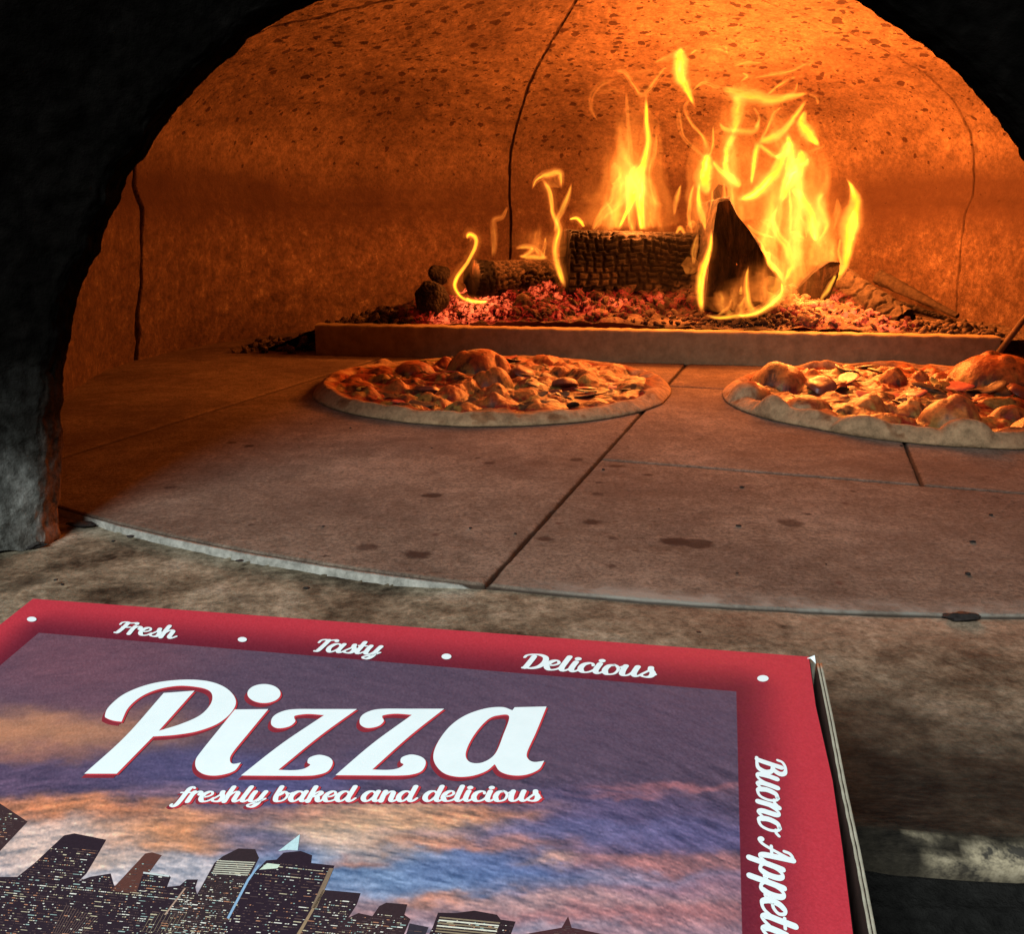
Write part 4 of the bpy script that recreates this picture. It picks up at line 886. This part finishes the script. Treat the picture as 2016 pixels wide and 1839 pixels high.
SKY = [(200, 1300, 200, 60, (132, 84, 96), 1), (60, 1425, 200, 30, (200, 138, 105), 1.6), (0, 1470, 170, 18, (150, 104, 100), 1), (80, 1525, 260, 26, (92, 76, 104), 1.4), (170, 1572, 150, 16, (212, 134, 92), 2), (30, 1590, 80, 16, (205, 125, 90), 1.5),
       (430, 1530, 220, 40, (88, 90, 140), 1), (330, 1545, 80, 14, (150, 112, 120), 1.3), (60, 1650, 170, 42, (216, 190, 180), 2), (350, 1625, 120, 26, (214, 145, 104), 2), (420, 1660, 90, 14, (205, 140, 100), 1.5), (500, 1650, 70, 34, (98, 106, 150), 1.8),
       (280, 1715, 190, 30, (200, 196, 204), 1.8), (190, 1690, 90, 16, (215, 175, 150), 1.3), (600, 1605, 130, 16, (190, 132, 118), 1.3), (760, 1625, 170, 30, (224, 178, 142), 2), (700, 1660, 90, 26, (222, 200, 186), 1.6), (940, 1608, 110, 14, (222, 142, 108), 1.8), (820, 1665, 120, 13, (206, 140, 108), 1.5),
       (720, 1700, 50, 10, (206, 120, 86), 2), (560, 1720, 60, 34, (134, 162, 200), 2), (780, 1728, 150, 34, (122, 150, 190), 2.6), (980, 1720, 130, 26, (92, 116, 170), 2.2), (1100, 1650, 160, 14, (100, 108, 158), 1.4), (880, 1640, 120, 10, (126, 108, 134), 1.3),
       (980, 1665, 180, 14, (190, 130, 120), 1.3), (1090, 1702, 50, 8, (220, 165, 140), 2), (1180, 1612, 170, 40, (92, 86, 126), 1.2), (1300, 1660, 150, 20, (96, 94, 140), 1.2), (1250, 1710, 200, 16, (176, 120, 122), 1.3), (1330, 1760, 200, 22, (150, 112, 132), 1.2), (1180, 1745, 200, 12, (150, 150, 180), 1.2),
       (1050, 1780, 300, 18, (182, 148, 150), 1.4), (1250, 1810, 260, 18, (170, 112, 116), 1.4), (860, 1778, 60, 10, (206, 128, 96), 1.6), (980, 1830, 200, 14, (176, 176, 200), 1.2), (1350, 1480, 260, 110, (90, 78, 100), 1), (900, 1420, 400, 90, (98, 80, 100), 1), (1340, 1563, 110, 7, (186, 116, 122), 2.2), (1240, 1580, 80, 5, (170, 110, 120), 1.5), (650, 1320, 500, 60, (94, 78, 98), 1), (250, 1860, 900, 60, (190, 150, 150), 1), (1200, 1900, 500, 60, (150, 120, 140), 1)]
wx = (n2(px / 100, py / 45, 1.1, 4, 40) - .5) * 150; wy = (n2(px / 100 + 9, py / 45, 1.3, 4, 41) - .5) * 55
qx, qy = px + wx, py + wy + (px - 700) * .02
acc = np.zeros(px.shape + (3,)); wsum = np.full(px.shape, .12); acc += .12 * np.array([94, 79, 99])
for (x, y, rx, ry, c, wt) in SKY:
    g = wt * np.exp(-((qx - x) / rx) ** 2 - ((qy - y) / ry) ** 2); acc += g[..., None] * np.array(c); wsum += g
sk = acc / wsum[..., None]
rx_ = px * .99 + py * .14; ry_ = py * .99 - px * .14 * (px - 700) / 700; st = (n2(rx_ / 60, ry_ / 8, 1, 5, 50) - .5) + .7 * (n2(rx_ / 20, ry_ / 3.2, 1, 3, 55) - .5); act = sstep(1450, 1600, py) * .8 + .25
sk = sk * (1 + (st * .85 * act)[..., None] * np.array([1.15, .95, .75])) + (n2(px, py, .45, 2, 60) - .5)[..., None] * 26
inside = (UU > u_l) & (UU < u_r) & (VV > v_in)
dist = np.minimum.reduce([np.abs(VV - v_in) + 1e3 * ((UU < u_l) | (UU > u_r)), np.abs(UU - u_l) + 1e3 * (VV < v_in), np.abs(UU - u_r) + 1e3 * (VV < v_in)])
dist = np.where(dist > 100, np.hypot(np.minimum(np.abs(UU - u_l), np.abs(UU - u_r)), VV - v_in), dist)
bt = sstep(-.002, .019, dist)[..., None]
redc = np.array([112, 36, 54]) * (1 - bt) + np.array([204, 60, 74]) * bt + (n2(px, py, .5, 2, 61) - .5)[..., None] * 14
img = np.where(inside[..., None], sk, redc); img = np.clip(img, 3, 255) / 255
linc = np.where(img <= .04045, img / 12.92, ((img + .055) / 1.055) ** 2.4) * .86
sag = .0012 * np.sin(np.clip(UU / BW, 0, 1) * math.pi) * np.sin(np.clip(VV / BD, 0, 1) * math.pi)
Vl = BO + Ud[..., None] * BU + VV[..., None] * BVv + (sag * 0)[..., None] * BN
def m_print(name, rough=.42):
    s = NT(name, rough, .35); c = s.attr('Col', 'Color')
    n = s.noise(1400, 2, .6); c = s.mix(.35, c, s.ramp(n, (.35, .75), (.65, 1.2)), 'MULTIPLY'); s.base(c); s.bump(s.noise(260, 3), .12, .0006); return s.m
M_print = m_print('printed_card')
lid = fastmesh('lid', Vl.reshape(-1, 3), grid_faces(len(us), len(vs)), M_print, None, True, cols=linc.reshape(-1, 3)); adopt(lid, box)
M_card = m_simple('raw_cardboard', (.30, .28, .21), (.46, .44, .34), 300, .8, .4, .0005)
M_white = m_simple('white_ink', (.78, .90, .92), (.84, .95, .97), 120, .5, .05, .0002)
M_dred = m_simple('dark_red_ink', (.22, .02, .035), (.30, .03, .045), 200, .5, .1, .0002)
M_red = m_simple('red_edge_ink', (.50, .035, .05), (.62, .05, .065), 200, .5, .1, .0002)
M_shade = m_simple('shaded_card', (.012, .006, .005), (.035, .018, .014), 60, .7, .3, .0005)  # cardboard coloured dark to stand in for shade around and under the lid
# lid turned-down flaps (back, left, right)
def strip(name, pts, mat, parent, thick=None):
    V = []; 
    for (a_, b_) in pts: V += [a_, b_]
    Fq = [(2 * i, 2 * i + 1, 2 * i + 3, 2 * i + 2) for i in range(len(pts) - 1)]
    o = mesh(name, V, Fq, mat); adopt(o, parent); return o
vv_ = np.linspace(0, BD, 60); E0 = .0004
strip('back_flap', [(L(u, .0 - .0004, -E0), L(u, -.0006, -.020)) for u in np.linspace(0, eu(0), 30)], M_shade, box)
strip('left_flap', [(L(-.0004, v, -E0), L(-.0006, v, -.020)) for v in vv_], M_shade, box)
strip('right_flap', [(L(max(eu(v), u_r + .004) + .0003, v, -E0), L(max(eu(v), u_r + .004) - .004, v, -.020)) for v in vv_], M_shade, box)
# base tray: outer walls standing just outside the lid, double corrugated edge
ow = np.array([uvp(1612, 1302), uvp(1632, 1399), uvp(1658, 1537), uvp(1685, 1664), uvp(1718, 1839)])
HT = .0035  # wall top lies a little under the lid plane
oeu = lambda v: np.interp(v, ow[:, 1], ow[:, 0]) + .0
def wallbar(name, f, v0, v1, th, top, bot, mat):
    V = []; n = 90
    for i in range(n):
        v = v0 + (v1 - v0) * i / (n - 1); u = f(v); j = .0003 * math.sin(v * 900)
        V += [L(u, v, bot), L(u + j * .3, v, top), L(u + th, v, top), L(u + th, v, bot)]
    V = np.array(V); Fq = grid_faces(n, 4, True); o = fastmesh(name, V, np.vstack([Fq, [[0, 1, 2, 3]], [[4 * n - 1, 4 * n - 2, 4 * n - 3, 4 * n - 4]]]), mat, None, False); adopt(o, box); return o
wallbar('inner_wall', lambda v: oeu(v) - .0007, .0006, BD, .0020, -HT * .60, -.028, M_shade)
wallbar('inner_flute', lambda v: oeu(v) - .0004, .0008, BD, .0007, -HT * .50, -HT * .59, M_card)
wallbar('outer_flute', lambda v: oeu(v) + .0006, .0006, BD, .0007, -HT * .52, -HT * .59, M_card)
strip('rear_wall', [(L(u, -.0022, -.004), L(u, -.0022, -.028)) for u in np.linspace(-.001, oeu(0) + .001, 20)], M_card, box)
strip('left_wall', [(L(-.0022, v, -.004), L(-.0022, v, -.028)) for v in vv_], M_card, box)
strip('box_bottom', [(L(-.002, v, -.028), L(oeu(v) + .001, v, -.028)) for v in vv_], M_shade, box)
# torn white corner
tc = [uvp(1588, 1298), uvp(1596, 1298), uvp(1597, 1293)]
o = mesh('torn_corner', [L(*tc[0], .0002), L(*tc[1], .0002), L(tc[2][0] + .001, tc[2][1] + .0005, .0010), L(tc[1][0] + .0016, tc[1][1] + .001, -.001)], [(0, 1, 2), (1, 3, 2)], M_white); adopt(o, box)

# --- lettering
def fill(polys, holes_idx=None, res=1):
    """2D fill of closed outlines (with holes) -> vertices (x,y), faces"""
    cu = bpy.data.curves.new('tmp', 'CURVE'); cu.dimensions = '2D'; cu.fill_mode = 'BOTH'
    for P in polys:
        sp = cu.splines.new('POLY'); sp.points.add(len(P) - 1)
        for i, q in enumerate(P): sp.points[i].co = (q[0] * .001, -q[1] * .001, 0, 1)
        sp.use_cyclic_u = True
    ob = bpy.data.objects.new('tmp', cu); COL.objects.link(ob)
    me = bpy.data.meshes.new_from_object(ob); V = [(v.co.x * 1000, -v.co.y * 1000) for v in me.vertices]; Fc = [tuple(p.vertices) for p in me.polygons]
    bpy.data.objects.remove(ob); bpy.data.curves.remove(cu); bpy.data.meshes.remove(me); return V, Fc
def outline(P):
    """points (x,y) smooth or (x,y,1) corner -> dense closed polyline"""
    n = len(P); cs = [i for i, p in enumerate(P) if len(p) > 2]
    if not cs:
        Q = np.array([p[:2] for p in P], float); out = []
        for i in range(n):
            a_, b_, c_, d_ = Q[i - 1], Q[i], Q[(i + 1) % n], Q[(i + 2) % n]
            for f in np.linspace(0, 1, 8)[:-1]: out.append(.5 * (2 * b_ + (c_ - a_) * f + (2 * a_ - 5 * b_ + 4 * c_ - d_) * f * f + (3 * b_ - a_ - 3 * c_ + d_) * f ** 3))
        return out
    out = []
    for k, s0 in enumerate(cs):
        e0 = cs[(k + 1) % len(cs)]; idx = [s0]; i = s0
        while True:
            i = (i + 1) % n; idx.append(i)
            if i == e0: break
        Q = [P[j][:2] for j in idx]
        out += [tuple(q) for q in (crom(Q, 8 * (len(Q) - 1) + 1)[:-1] if len(Q) > 2 else np.array(Q)[:-1])]
    return out
r1 = lambda p: (p[0] / 1.8327 * .6862, (1680 + p[1] / 1.8327) * .6862)
r2 = lambda p: ((1000 + p[0] / 1.839) * .6862, (1680 + p[1] / 1.839) * .6862)
r3 = lambda p: ((1938 + p[0] / 1.839) * .6862, (1680 + p[1] / 1.839) * .6862)
Pbowl = [(553, 690), (575, 642), (660, 573), (800, 521), (960, 501), (1095, 509), (1190, 545), (1240, 606), (1222, 667), (1150, 730), (1040, 772), (920, 792), (806, 800, 1), (833, 771, 1), (950, 735), (1050, 690), (1105, 635), (1118, 588), (1098, 557), (1040, 540), (940, 533), (830, 552), (740, 592), (675, 650), (640, 722, 1), (600, 717), (565, 705)]
Pstem = [(862, 571, 1), (1024, 559, 1), (838, 768, 1), (615, 996, 1), (445, 996, 1), (660, 800)]
idot = [(1389 + 87 * math.cos(a_), 574 + 50 * math.sin(a_)) for a_ in np.linspace(0, 2 * math.pi, 14, endpoint=False)]
ibody = [(1236, 658, 1), (1412, 656, 1), (1310, 780), (1225, 885), (1210, 925), (1226, 944), (1268, 938, 1), (1230, 983), (1150, 1005), (1080, 1001), (1036, 972), (1030, 925), (1062, 875), (1150, 765)]
z1 = [(1878, 656, 1), (1680, 800), (1465, 976, 1), (1545, 978), (1600, 970), (1632, 950), (1618, 938), (1628, 912), (1680, 897), (1735, 912), (1750, 942), (1722, 985), (1660, 1004), (1590, 1008, 1), (1268, 1006, 1), (1480, 840), (1705, 688, 1), (1620, 682), (1556, 690), (1548, 702), (1553, 722), (1520, 748), (1462, 757), (1428, 738), (1434, 700), (1475, 672), (1545, 657), (1700, 656)]
z2 = [((p[0] + (250 + 21 * (p[1] - 656) / 350) * 1.8327, p[1] - 1.5) + tuple(p[2:])) for p in z1]
aout = [(1045, 645, 1), (990, 780), (943, 885), (948, 922), (980, 938), (1033, 932, 1), (1003, 978), (935, 1006), (860, 1008), (800, 988), (772, 950, 1), (725, 987), (650, 1012), (570, 1016), (500, 995), (456, 945), (450, 890), (480, 820), (540, 745), (620, 690), (720, 656), (810, 648), (865, 665, 1), (877, 649, 1)]
ahole = [(848, 698), (790, 692), (738, 712), (680, 772), (636, 842), (618, 902), (640, 938), (692, 944), (745, 922), (782, 882), (815, 800)]
GL_ = [([Pbowl], r1), ([Pstem], r1), ([idot], r1), ([ibody], r1), ([z1], r1), ([z2], r1), ([aout, ahole], r2)]
HB = .00012
def put(V2, Fc, h, mat, name, parent):
    V = [L(*uvp(x, y), h) for x, y in V2]; o = mesh(name, V, Fc, mat); adopt(o, parent); return o
title = empty('title_lettering', box.location); title.parent = box; title.location = (0, 0, 0)
def join_put(lst, mat, name):
    """lst of (V2, faces, h) -> one mesh"""
    V = []; Fc = []
    for (v2, f, h) in lst:
        o_ = len(V); V += [L(*uvp(x, y), h) for x, y in v2]; Fc += [tuple(i + o_ for i in q) for q in f]
    o = mesh(name, V, Fc, mat); adopt(o, box); return o
bpy.data.objects.remove(title)
sh1, sh2, wh = [], [], []
for k, (pl, fn) in enumerate(GL_):
    out = [[fn(p) for p in outline(P)] for P in pl]; V2, Fc = fill(out); e = k * .000006
    sh1.append(([(x - 6.5, y + 7) for x, y in V2], Fc, HB * 1 + e)); sh1.append(([(x - 3, y + 4) for x, y in V2], Fc, HB * 1.5 + e))
    sh2.append(([(x + 3, y + 2.0) for x, y in V2], Fc, HB * 2 + e)); wh.append((V2, Fc, HB * 3 + e))
join_put(sh1, M_dred, 'title_shadow'); join_put(sh2, M_red, 'title_red_edge'); join_put(wh, M_white, 'title_lettering')

# script alphabet as pen strokes: x right, y up, x-height .64
G = {
 'a': (.70, [[(.50, .50), (.38, .66), (.20, .62), (.07, .40), (.06, .16), (.18, .0), (.32, .08), (.47, .34), (.56, .62)], [(.58, .66), (.52, .40), (.49, .14), (.57, .0), (.68, .06), (.78, .2)]]),
 'b': (.64, [[(.16, 1.0), (.12, .7), (.08, .35), (.12, .08), (.24, .0), (.42, .08), (.52, .32), (.46, .58), (.34, .64), (.18, .46)], [(.46, .54), (.60, .52), (.70, .58)]]),
 'c': (.50, [[(.46, .50), (.44, .62), (.32, .66), (.14, .54), (.06, .28), (.12, .06), (.26, .0), (.42, .08), (.54, .24)]]),
 'd': (.70, [[(.50, .50), (.38, .66), (.20, .62), (.07, .40), (.06, .16), (.18, .0), (.32, .08), (.47, .34), (.56, .62)], [(.64, 1.0), (.56, .6), (.49, .18), (.57, .0), (.68, .06), (.78, .2)]]),
 'e': (.50, [[(.10, .30), (.30, .34), (.44, .48), (.40, .64), (.28, .66), (.12, .50), (.06, .24), (.14, .04), (.28, .0), (.44, .08), (.56, .24)]]),
 'f': (.40, [[(.50, .92), (.42, 1.0), (.30, .90), (.24, .60), (.18, .20), (.10, -.18), (-.02, -.32), (-.12, -.26), (-.10, -.18)], [(.04, .62), (.44, .62)]]),
 'h': (.68, [[(.20, 1.0), (.14, .6), (.08, .0)], [(.12, .26), (.24, .52), (.38, .66), (.48, .58), (.46, .34), (.44, .12), (.52, .0), (.62, .06), (.74, .2)]]),
 'i': (.34, [[(.18, .66), (.12, .40), (.09, .14), (.17, .0), (.28, .06), (.40, .2)], 'dot:.22,.90']),
 'k': (.64, [[(.20, 1.0), (.14, .6), (.08, .0)], [(.12, .30), (.28, .54), (.42, .66), (.50, .56), (.40, .40), (.22, .34)], [(.24, .36), (.38, .30), (.44, .08), (.54, .0), (.66, .16)]]),
 'l': (.34, [[(.24, 1.0), (.16, .6), (.09, .16), (.17, .0), (.28, .06), (.40, .2)]]),
 'n': (.68, [[(.17, .66), (.12, .4), (.08, .0)], [(.12, .26), (.24, .52), (.38, .66), (.48, .58), (.46, .34), (.44, .12), (.52, .0), (.62, .06), (.74, .2)]]),
 'o': (.58, [[(.34, .66), (.16, .58), (.06, .30), (.12, .04), (.26, .0), (.42, .10), (.50, .36), (.44, .60), (.32, .66)], [(.44, .54), (.56, .54), (.66, .62)]]),
 'p': (.66, [[(.18, .66), (.10, .2), (.02, -.34)], [(.14, .30), (.26, .56), (.40, .66), (.52, .54), (.50, .24), (.38, .02), (.24, .0), (.12, .10)], [(.50, .20), (.60, .12), (.70, .2)]]),
 'r': (.50, [[(.17, .66), (.12, .4), (.08, .0)], [(.12, .30), (.22, .56), (.34, .68), (.44, .62), (.44, .50)]]),
 's': (.48, [[(.10, .22), (.28, .46), (.34, .68)], [(.33, .66), (.34, .50), (.42, .30), (.38, .08), (.24, .0), (.08, .04), (.06, .14)], [(.38, .08), (.52, .22)]]),
 't': (.40, [[(.22, .92), (.16, .5), (.11, .14), (.19, .0), (.30, .06), (.42, .2)], [(.04, .64), (.38, .64)]]),
 'u': (.68, [[(.15, .66), (.09, .36), (.09, .08), (.20, .0), (.34, .10), (.46, .36), (.52, .62)], [(.56, .66), (.50, .40), (.47, .14), (.55, .0), (.66, .06), (.76, .2)]]),
 'y': (.64, [[(.15, .66), (.09, .36), (.09, .08), (.20, .0), (.34, .10), (.46, .36), (.52, .62)], [(.57, .66), (.48, .3), (.42, -.12), (.28, -.34), (.12, -.34), (.06, -.24), (.2, -.14), (.44, -.02), (.66, .18)]]),
 'F': (.62, [[(.38, .90), (.30, .5), (.16, .04), (.04, .0)], [(.06, .72), (.10, .88), (.26, .96), (.50, .92), (.76, .98), (.80, .90)], [(.22, .52), (.42, .52), (.60, .56)]]),
 'T': (.56, [[(.40, .92), (.32, .5), (.20, .04), (.08, .0)], [(.04, .70), (.08, .88), (.22, .96), (.44, .92), (.68, .98), (.76, .90)]]),
 'D': (.84, [[(.34, .84), (.28, .5), (.18, .04), (.10, .0)], [(.02, .74), (.08, .90), (.30, .99), (.56, .98), (.76, .82), (.78, .50), (.64, .16), (.40, .01), (.14, .01)]]),
 'B': (.78, [[(.34, .84), (.28, .5), (.18, .04), (.08, .0)], [(.02, .74), (.08, .90), (.30, .99), (.56, .96), (.66, .80), (.54, .60), (.34, .54)], [(.36, .55), (.60, .50), (.70, .30), (.58, .06), (.34, .0), (.14, .02)]]),
 'A': (.82, [[(.0, .06), (.08, .0), (.22, .14), (.42, .60), (.56, .98)], [(.57, 1.0), (.58, .6), (.60, .14), (.68, .0), (.78, .06), (.88, .2)], [(.20, .36), (.40, .36), (.64, .38)], [(.30, .76), (.34, .92), (.46, 1.0), (.58, .98)]]),
 ' ': (.34, [])}
def script_text(txt, a_, b_, upv, mats, bold=.17, thin=.07, name='lettering', endfrac=1.0, sh=None):
    """baseline from pixel a_ to pixel b_, ascender tip offset upv in pixels"""
    A2, B2 = uvp(*a_), uvp(*b_); U2 = uvp(a_[0] + upv[0], a_[1] + upv[1]) - A2
    tot = sum(G[c][0] for c in txt); ex = (B2 - A2) / tot / endfrac
    V = []; Fc = []; x0 = 0; lay = 0
    def quadstrip(Pc, wd, h):
        tg = np.gradient(Pc, axis=0); tg /= np.linalg.norm(tg, axis=1)[:, None] + 1e-9; nn = np.stack([-tg[:, 1], tg[:, 0]], -1)
        o_ = len(V)
        for q in range(len(Pc)):
            for sg in (1, -1):
                p = Pc[q] + nn[q] * wd[q] * .5 * sg; V.append((p, h))
        for q in range(len(Pc) - 1): Fc.append((o_ + 2 * q, o_ + 2 * q + 1, o_ + 2 * q + 3, o_ + 2 * q + 2))
        for c_, w_ in ((Pc[0], wd[0]), (Pc[-1], wd[-1])):
            disc(c_, w_ * .5, h + .000002)
    def disc(c_, r, h):
        o_ = len(V); n_ = 12
        for q in range(n_): V.append((c_ + r * np.array([math.cos(q * 2 * math.pi / n_), math.sin(q * 2 * math.pi / n_)]), h))
        Fc.append(tuple(range(o_, o_ + n_)))
    for ch in txt:
        adv, stk = G[ch]
        for s_ in stk:
            lay += 1; h = (lay % 9) * .000008
            if isinstance(s_, str):
                x, y = map(float, s_[4:].split(',')); disc(np.array([x0 + x, y]), bold * .58, h); continue
            P = crom(s_, 10 * len(s_)) + np.array([x0, 0]); d = np.gradient(P, axis=0); d /= np.linalg.norm(d, axis=1)[:, None] + 1e-9
            wv = np.where(d[:, 1] < 0, thin + (bold - thin) * np.clip(-d[:, 1], 0, 1) ** .8, thin + (bold - thin) * .12 * d[:, 1])
            wv = np.convolve(np.pad(wv, 3, 'edge'), np.ones(7) / 7, 'valid'); quadstrip(P, wv, h)
        x0 += adv
    objs = []
    for (m_, dx, dy, hb, nm) in mats:
        VV_ = [L(*(A2 + ex * p[0] + U2 * p[1] + np.array([dx, dy])), hb + h) for p, h in V]
        o = mesh(nm, VV_, Fc, m_); adopt(o, box); objs.append(o)
    return objs
Wm = [(M_white, 0, 0, HB * 3, 'lettering')]
WR = [(M_dred, -.0006, .0006, HB * 1.0, 'lettering_shadow'), (M_red, .0008, .0002, HB * 2, 'lettering_red_edge'), (M_white, 0, 0, HB * 3, 'lettering')]
BO_ = dict(bold=.215, thin=.10)
script_text('Fresh', r1((600, 251)), r1((915, 284)), (14, -22), Wm, **BO_)
script_text('Tasty', r1((1645, 349)), r2((158, 371)), (15, -23.5), Wm, **BO_)
script_text('Delicious', r2((905, 438)), r2((1610, 492)), (11, -27), Wm, **BO_)
script_text('freshly baked and delicious', r1((925, 1143)), r1((2835, 1140)), (15, -28.5), WR, **BO_)
e3 = r3((462, 1850)); script_text('Buono Appeti', r3((428, 905)), e3, (56, 11), Wm, **BO_)
# dots
dots = []
for (fn, x, y, rx, ry) in ((r1, 168, 182, 25, 13), (r1, 1275, 289, 24, 13), (r2, 517, 380, 26, 15), (r3, 461, 496, 30, 17)):
    pl = [fn((x + rx * math.cos(a_), y + ry * math.sin(a_))) for a_ in np.linspace(0, 2 * math.pi, 20, endpoint=False)]; dots.append((pl, [tuple(range(20))], HB * 3))
for d_ in dots: join_put([d_], M_white, 'border_dot')

# --- printed skyline
s7 = lambda p: (p[0] * .3404, 1509.6 + p[1] * .3404); s8 = lambda p: (583.3 + p[0] * .3404, 1509.6 + p[1] * .3404)
DK = (62, 48, 60)
BL = [([(-120, 640), (-60, 600), (0, 640), (100, 640), (200, 560), (370, 400), (430, 388), (615, 425), (560, 520), (500, 620), (455, 665), (520, 640), (640, 620), (660, 690), (760, 700), (950, 700), (1040, 690), (1080, 655), (1145, 655), (1130, 700), (1300, 1500), (-300, 1500)], s7, DK, 1),
      ([(-90, 160), (0, 215), (160, 320), (0, 490), (-100, 600)], s7, (84, 62, 66), .35),
      ([(640, 720), (840, 505), (880, 498), (936, 515), (830, 660), (800, 740)], s7, (122, 78, 70), .5),
      ([(790, 730), (830, 612), (950, 625), (988, 640), (965, 700), (960, 740)], s7, DK, .8),
      ([(1130, 760), (1240, 560), (1290, 520), (1380, 475), (1475, 480), (1498, 530), (1440, 650), (1120, 1500), (700, 1500), (1010, 800), (1085, 690)], s7, (70, 56, 62), 1.2),
      ([(1360, 790), (1430, 660), (1540, 545), (1600, 540), (1640, 500), (1740, 490), (1805, 515), (1800, 560), (1935, 575), (1870, 715), (1420, 1500), (1000, 1500)], s7, (60, 46, 60), .8),
      ([(130, 740), (150, 715), (372, 735), (350, 800), (-100, 1500), (-250, 1500)], s8, (66, 52, 62), 1.0),
      ([(360, 850), (440, 868), (480, 810), (520, 790), (642, 800), (625, 860), (660, 885), (400, 1500), (-60, 1500), (250, 900)], s8, (74, 56, 62), 1.0),
      ([(640, 960), (655, 910), (765, 932), (740, 990), (600, 1500), (380, 1500)], s8, (70, 66, 78), .7),
      ([(790, 930), (820, 848), (920, 850), (1030, 836), (1160, 860), (1182, 888), (1268, 900), (1240, 975), (1260, 1000), (1150, 1500), (500, 1500)], s8, (62, 48, 56), 1.3),
      ([(1535, 935), (1572, 870), (1592, 935), (1900, 1000), (2500, 1010), (2500, 1500), (1150, 1500), (1250, 985)], s8, (96, 60, 66), .3)]
def inpoly(x, y, P):
    r = False; j = len(P) - 1
    for i in range(len(P)):
        if (P[i][1] > y) != (P[j][1] > y) and x < (P[j][0] - P[i][0]) * (y - P[i][1]) / (P[j][1] - P[i][1]) + P[i][0]: r = not r
        j = i
    return r
sv, sf, scl = [], [], []; wv_, wf_, wc_ = [], [], []; rs = np.random.RandomState(3)
def clampuv(q): return np.array([min(max(q[0], u_l + .0001), u_r - .0001), min(max(q[1], v_in), BD - .0005)])
for k, (P, fn, c, dens) in enumerate(BL):
    PX = [fn(p) for p in P]; V2, Fc = fill([PX]); o_ = len(sv); h = .00003 + k * .000006
    sv += [L(*clampuv(uvp(x, y)), h) for x, y in V2]; sf += [tuple(i + o_ for i in q) for q in Fc]; scl += [tuple(v * .55 for v in lin(c))] * len(V2)
    xs_ = [p[0] for p in PX]; ys_ = [p[1] for p in PX]; x_lo, x_hi, y_lo, y_hi = min(xs_), max(xs_), min(ys_), min(max(ys_), 1905)
    rowstep = (5.0, 4.2, 5.8)[k % 3]; colstep = (4.4, 3.6, 5.2)[k % 3]; y = y_lo + 6
    while y < y_hi:
        x = x_lo - (y - y_lo) * .0; runlit = rs.rand() < .10 * dens
        while x < x_hi:
            yy = y + (x - x_lo) * .10 + .5 * math.sin(y); f_ = math.sin(x * .031 + k * 2) * math.sin(yy * .043 + k) + .5 * math.sin(x * .11 + yy * .07)
            st_w = colstep * rs.choice([.55, .7, 1.6, 3.0], p=[.42, .33, .17, .08]); lit = rs.rand() < .20 * dens + .22 * max(0, f_) * dens or (runlit and rs.rand() < .75)
            dim = (not lit) and rs.rand() < .42
            if (lit or dim) and inpoly(x - 1.5, yy + .5, PX) and inpoly(x + st_w + 1.5, yy, PX) and inpoly(x + 3, yy - 5, PX):
                hh = rs.uniform(.9, 1.9) if lit else 1.3
                if lit: q = rs.rand(); col = (252, 252, 238) if q < .34 else (215, 205, 172) if q < .64 else (196, 140, 108) if q < .82 else (165, 196, 190)
                else: col = (86, 70, 72) if rs.rand() < .6 else (108, 86, 80)
                o2 = len(wv_); hh_ = .00011 + (len(wf_) % 5) * .000003
                for (dx, dy) in ((0, 0), (st_w, st_w * .10), (st_w + hh * .7, st_w * .10 - hh), (hh * .7, -hh)): wv_.append(L(*clampuv(uvp(x + dx, yy + dy)), hh_))
                wf_.append((o2, o2 + 1, o2 + 2, o2 + 3)); wc_ += [tuple(v * .85 for v in lin(col))] * 4
            x += max(colstep, st_w + 1)
        y += rowstep
# lit crowns and facade edges
def quadpx(pts, fn, col, h=.000125):
    o2 = len(wv_); wv_.extend(L(*clampuv(uvp(*fn(p))), h) for p in pts); wf_.append(tuple(range(o2, o2 + len(pts)))); wc_.extend([tuple(v * .85 for v in lin(col))] * len(pts))
quadpx([(1610, 492), (1735, 395), (1722, 488), (1660, 485)], s7, (205, 240, 245))
quadpx([(1500, 600), (1545, 562), (1620, 570), (1605, 592)], s7, (220, 240, 220))
for k in range(7): quadpx([(1258 - k * 5, 545 + k * 12), (1478 - k * 7, 556 + k * 12), (1474 - k * 7, 562 + k * 12), (1255 - k * 5, 551 + k * 12)], s7, (210, 210, 190))
for k in range(6): quadpx([(830 - k * 5, 872 + k * 16), (1180 - k * 6, 905 + k * 16), (1177 - k * 6, 913 + k * 16), (827 - k * 5, 880 + k * 16)], s8, (240, 240, 220) if k in (1, 3) else (150, 135, 110))
quadpx([(830, 612), (980, 632), (978, 642), (828, 622)], s7, (215, 225, 225))
quadpx([(950, 860), (1068, 705), (1076, 708), (960, 862)], s7, (190, 160, 140)); quadpx([(1312, 880), (1430, 655), (1495, 570), (1504, 574), (1440, 665), (1325, 885)], s7, (150, 190, 225))
quadpx([(1700, 1000), (1868, 715), (1880, 720), (1722, 1000)], s7, (165, 140, 110)); quadpx([(1800, 820), (1905, 590), (1930, 592), (1830, 825)], s7, (140, 120, 100))
for k in range(14): quadpx([(300 + k * 14, 968), (385 + k * 14, 800 + k * 6), (388 + k * 14, 800 + k * 6), (303 + k * 14, 968)], s7, (120, 98, 90), .0001)
for k in range(10): quadpx([(820 + k * 22, 960), (880 + k * 22, 850), (883 + k * 22, 850), (824 + k * 22, 960)], s7, (130, 118, 98), .0001)
skm = mesh('printed_skyline', sv, sf, M_print, cols=np.array(scl)); adopt(skm, box)
wm_ = mesh('printed_windows', wv_, wf_, M_print, cols=np.array(wc_)); adopt(wm_, box); wm_['kind'] = 'stuff'
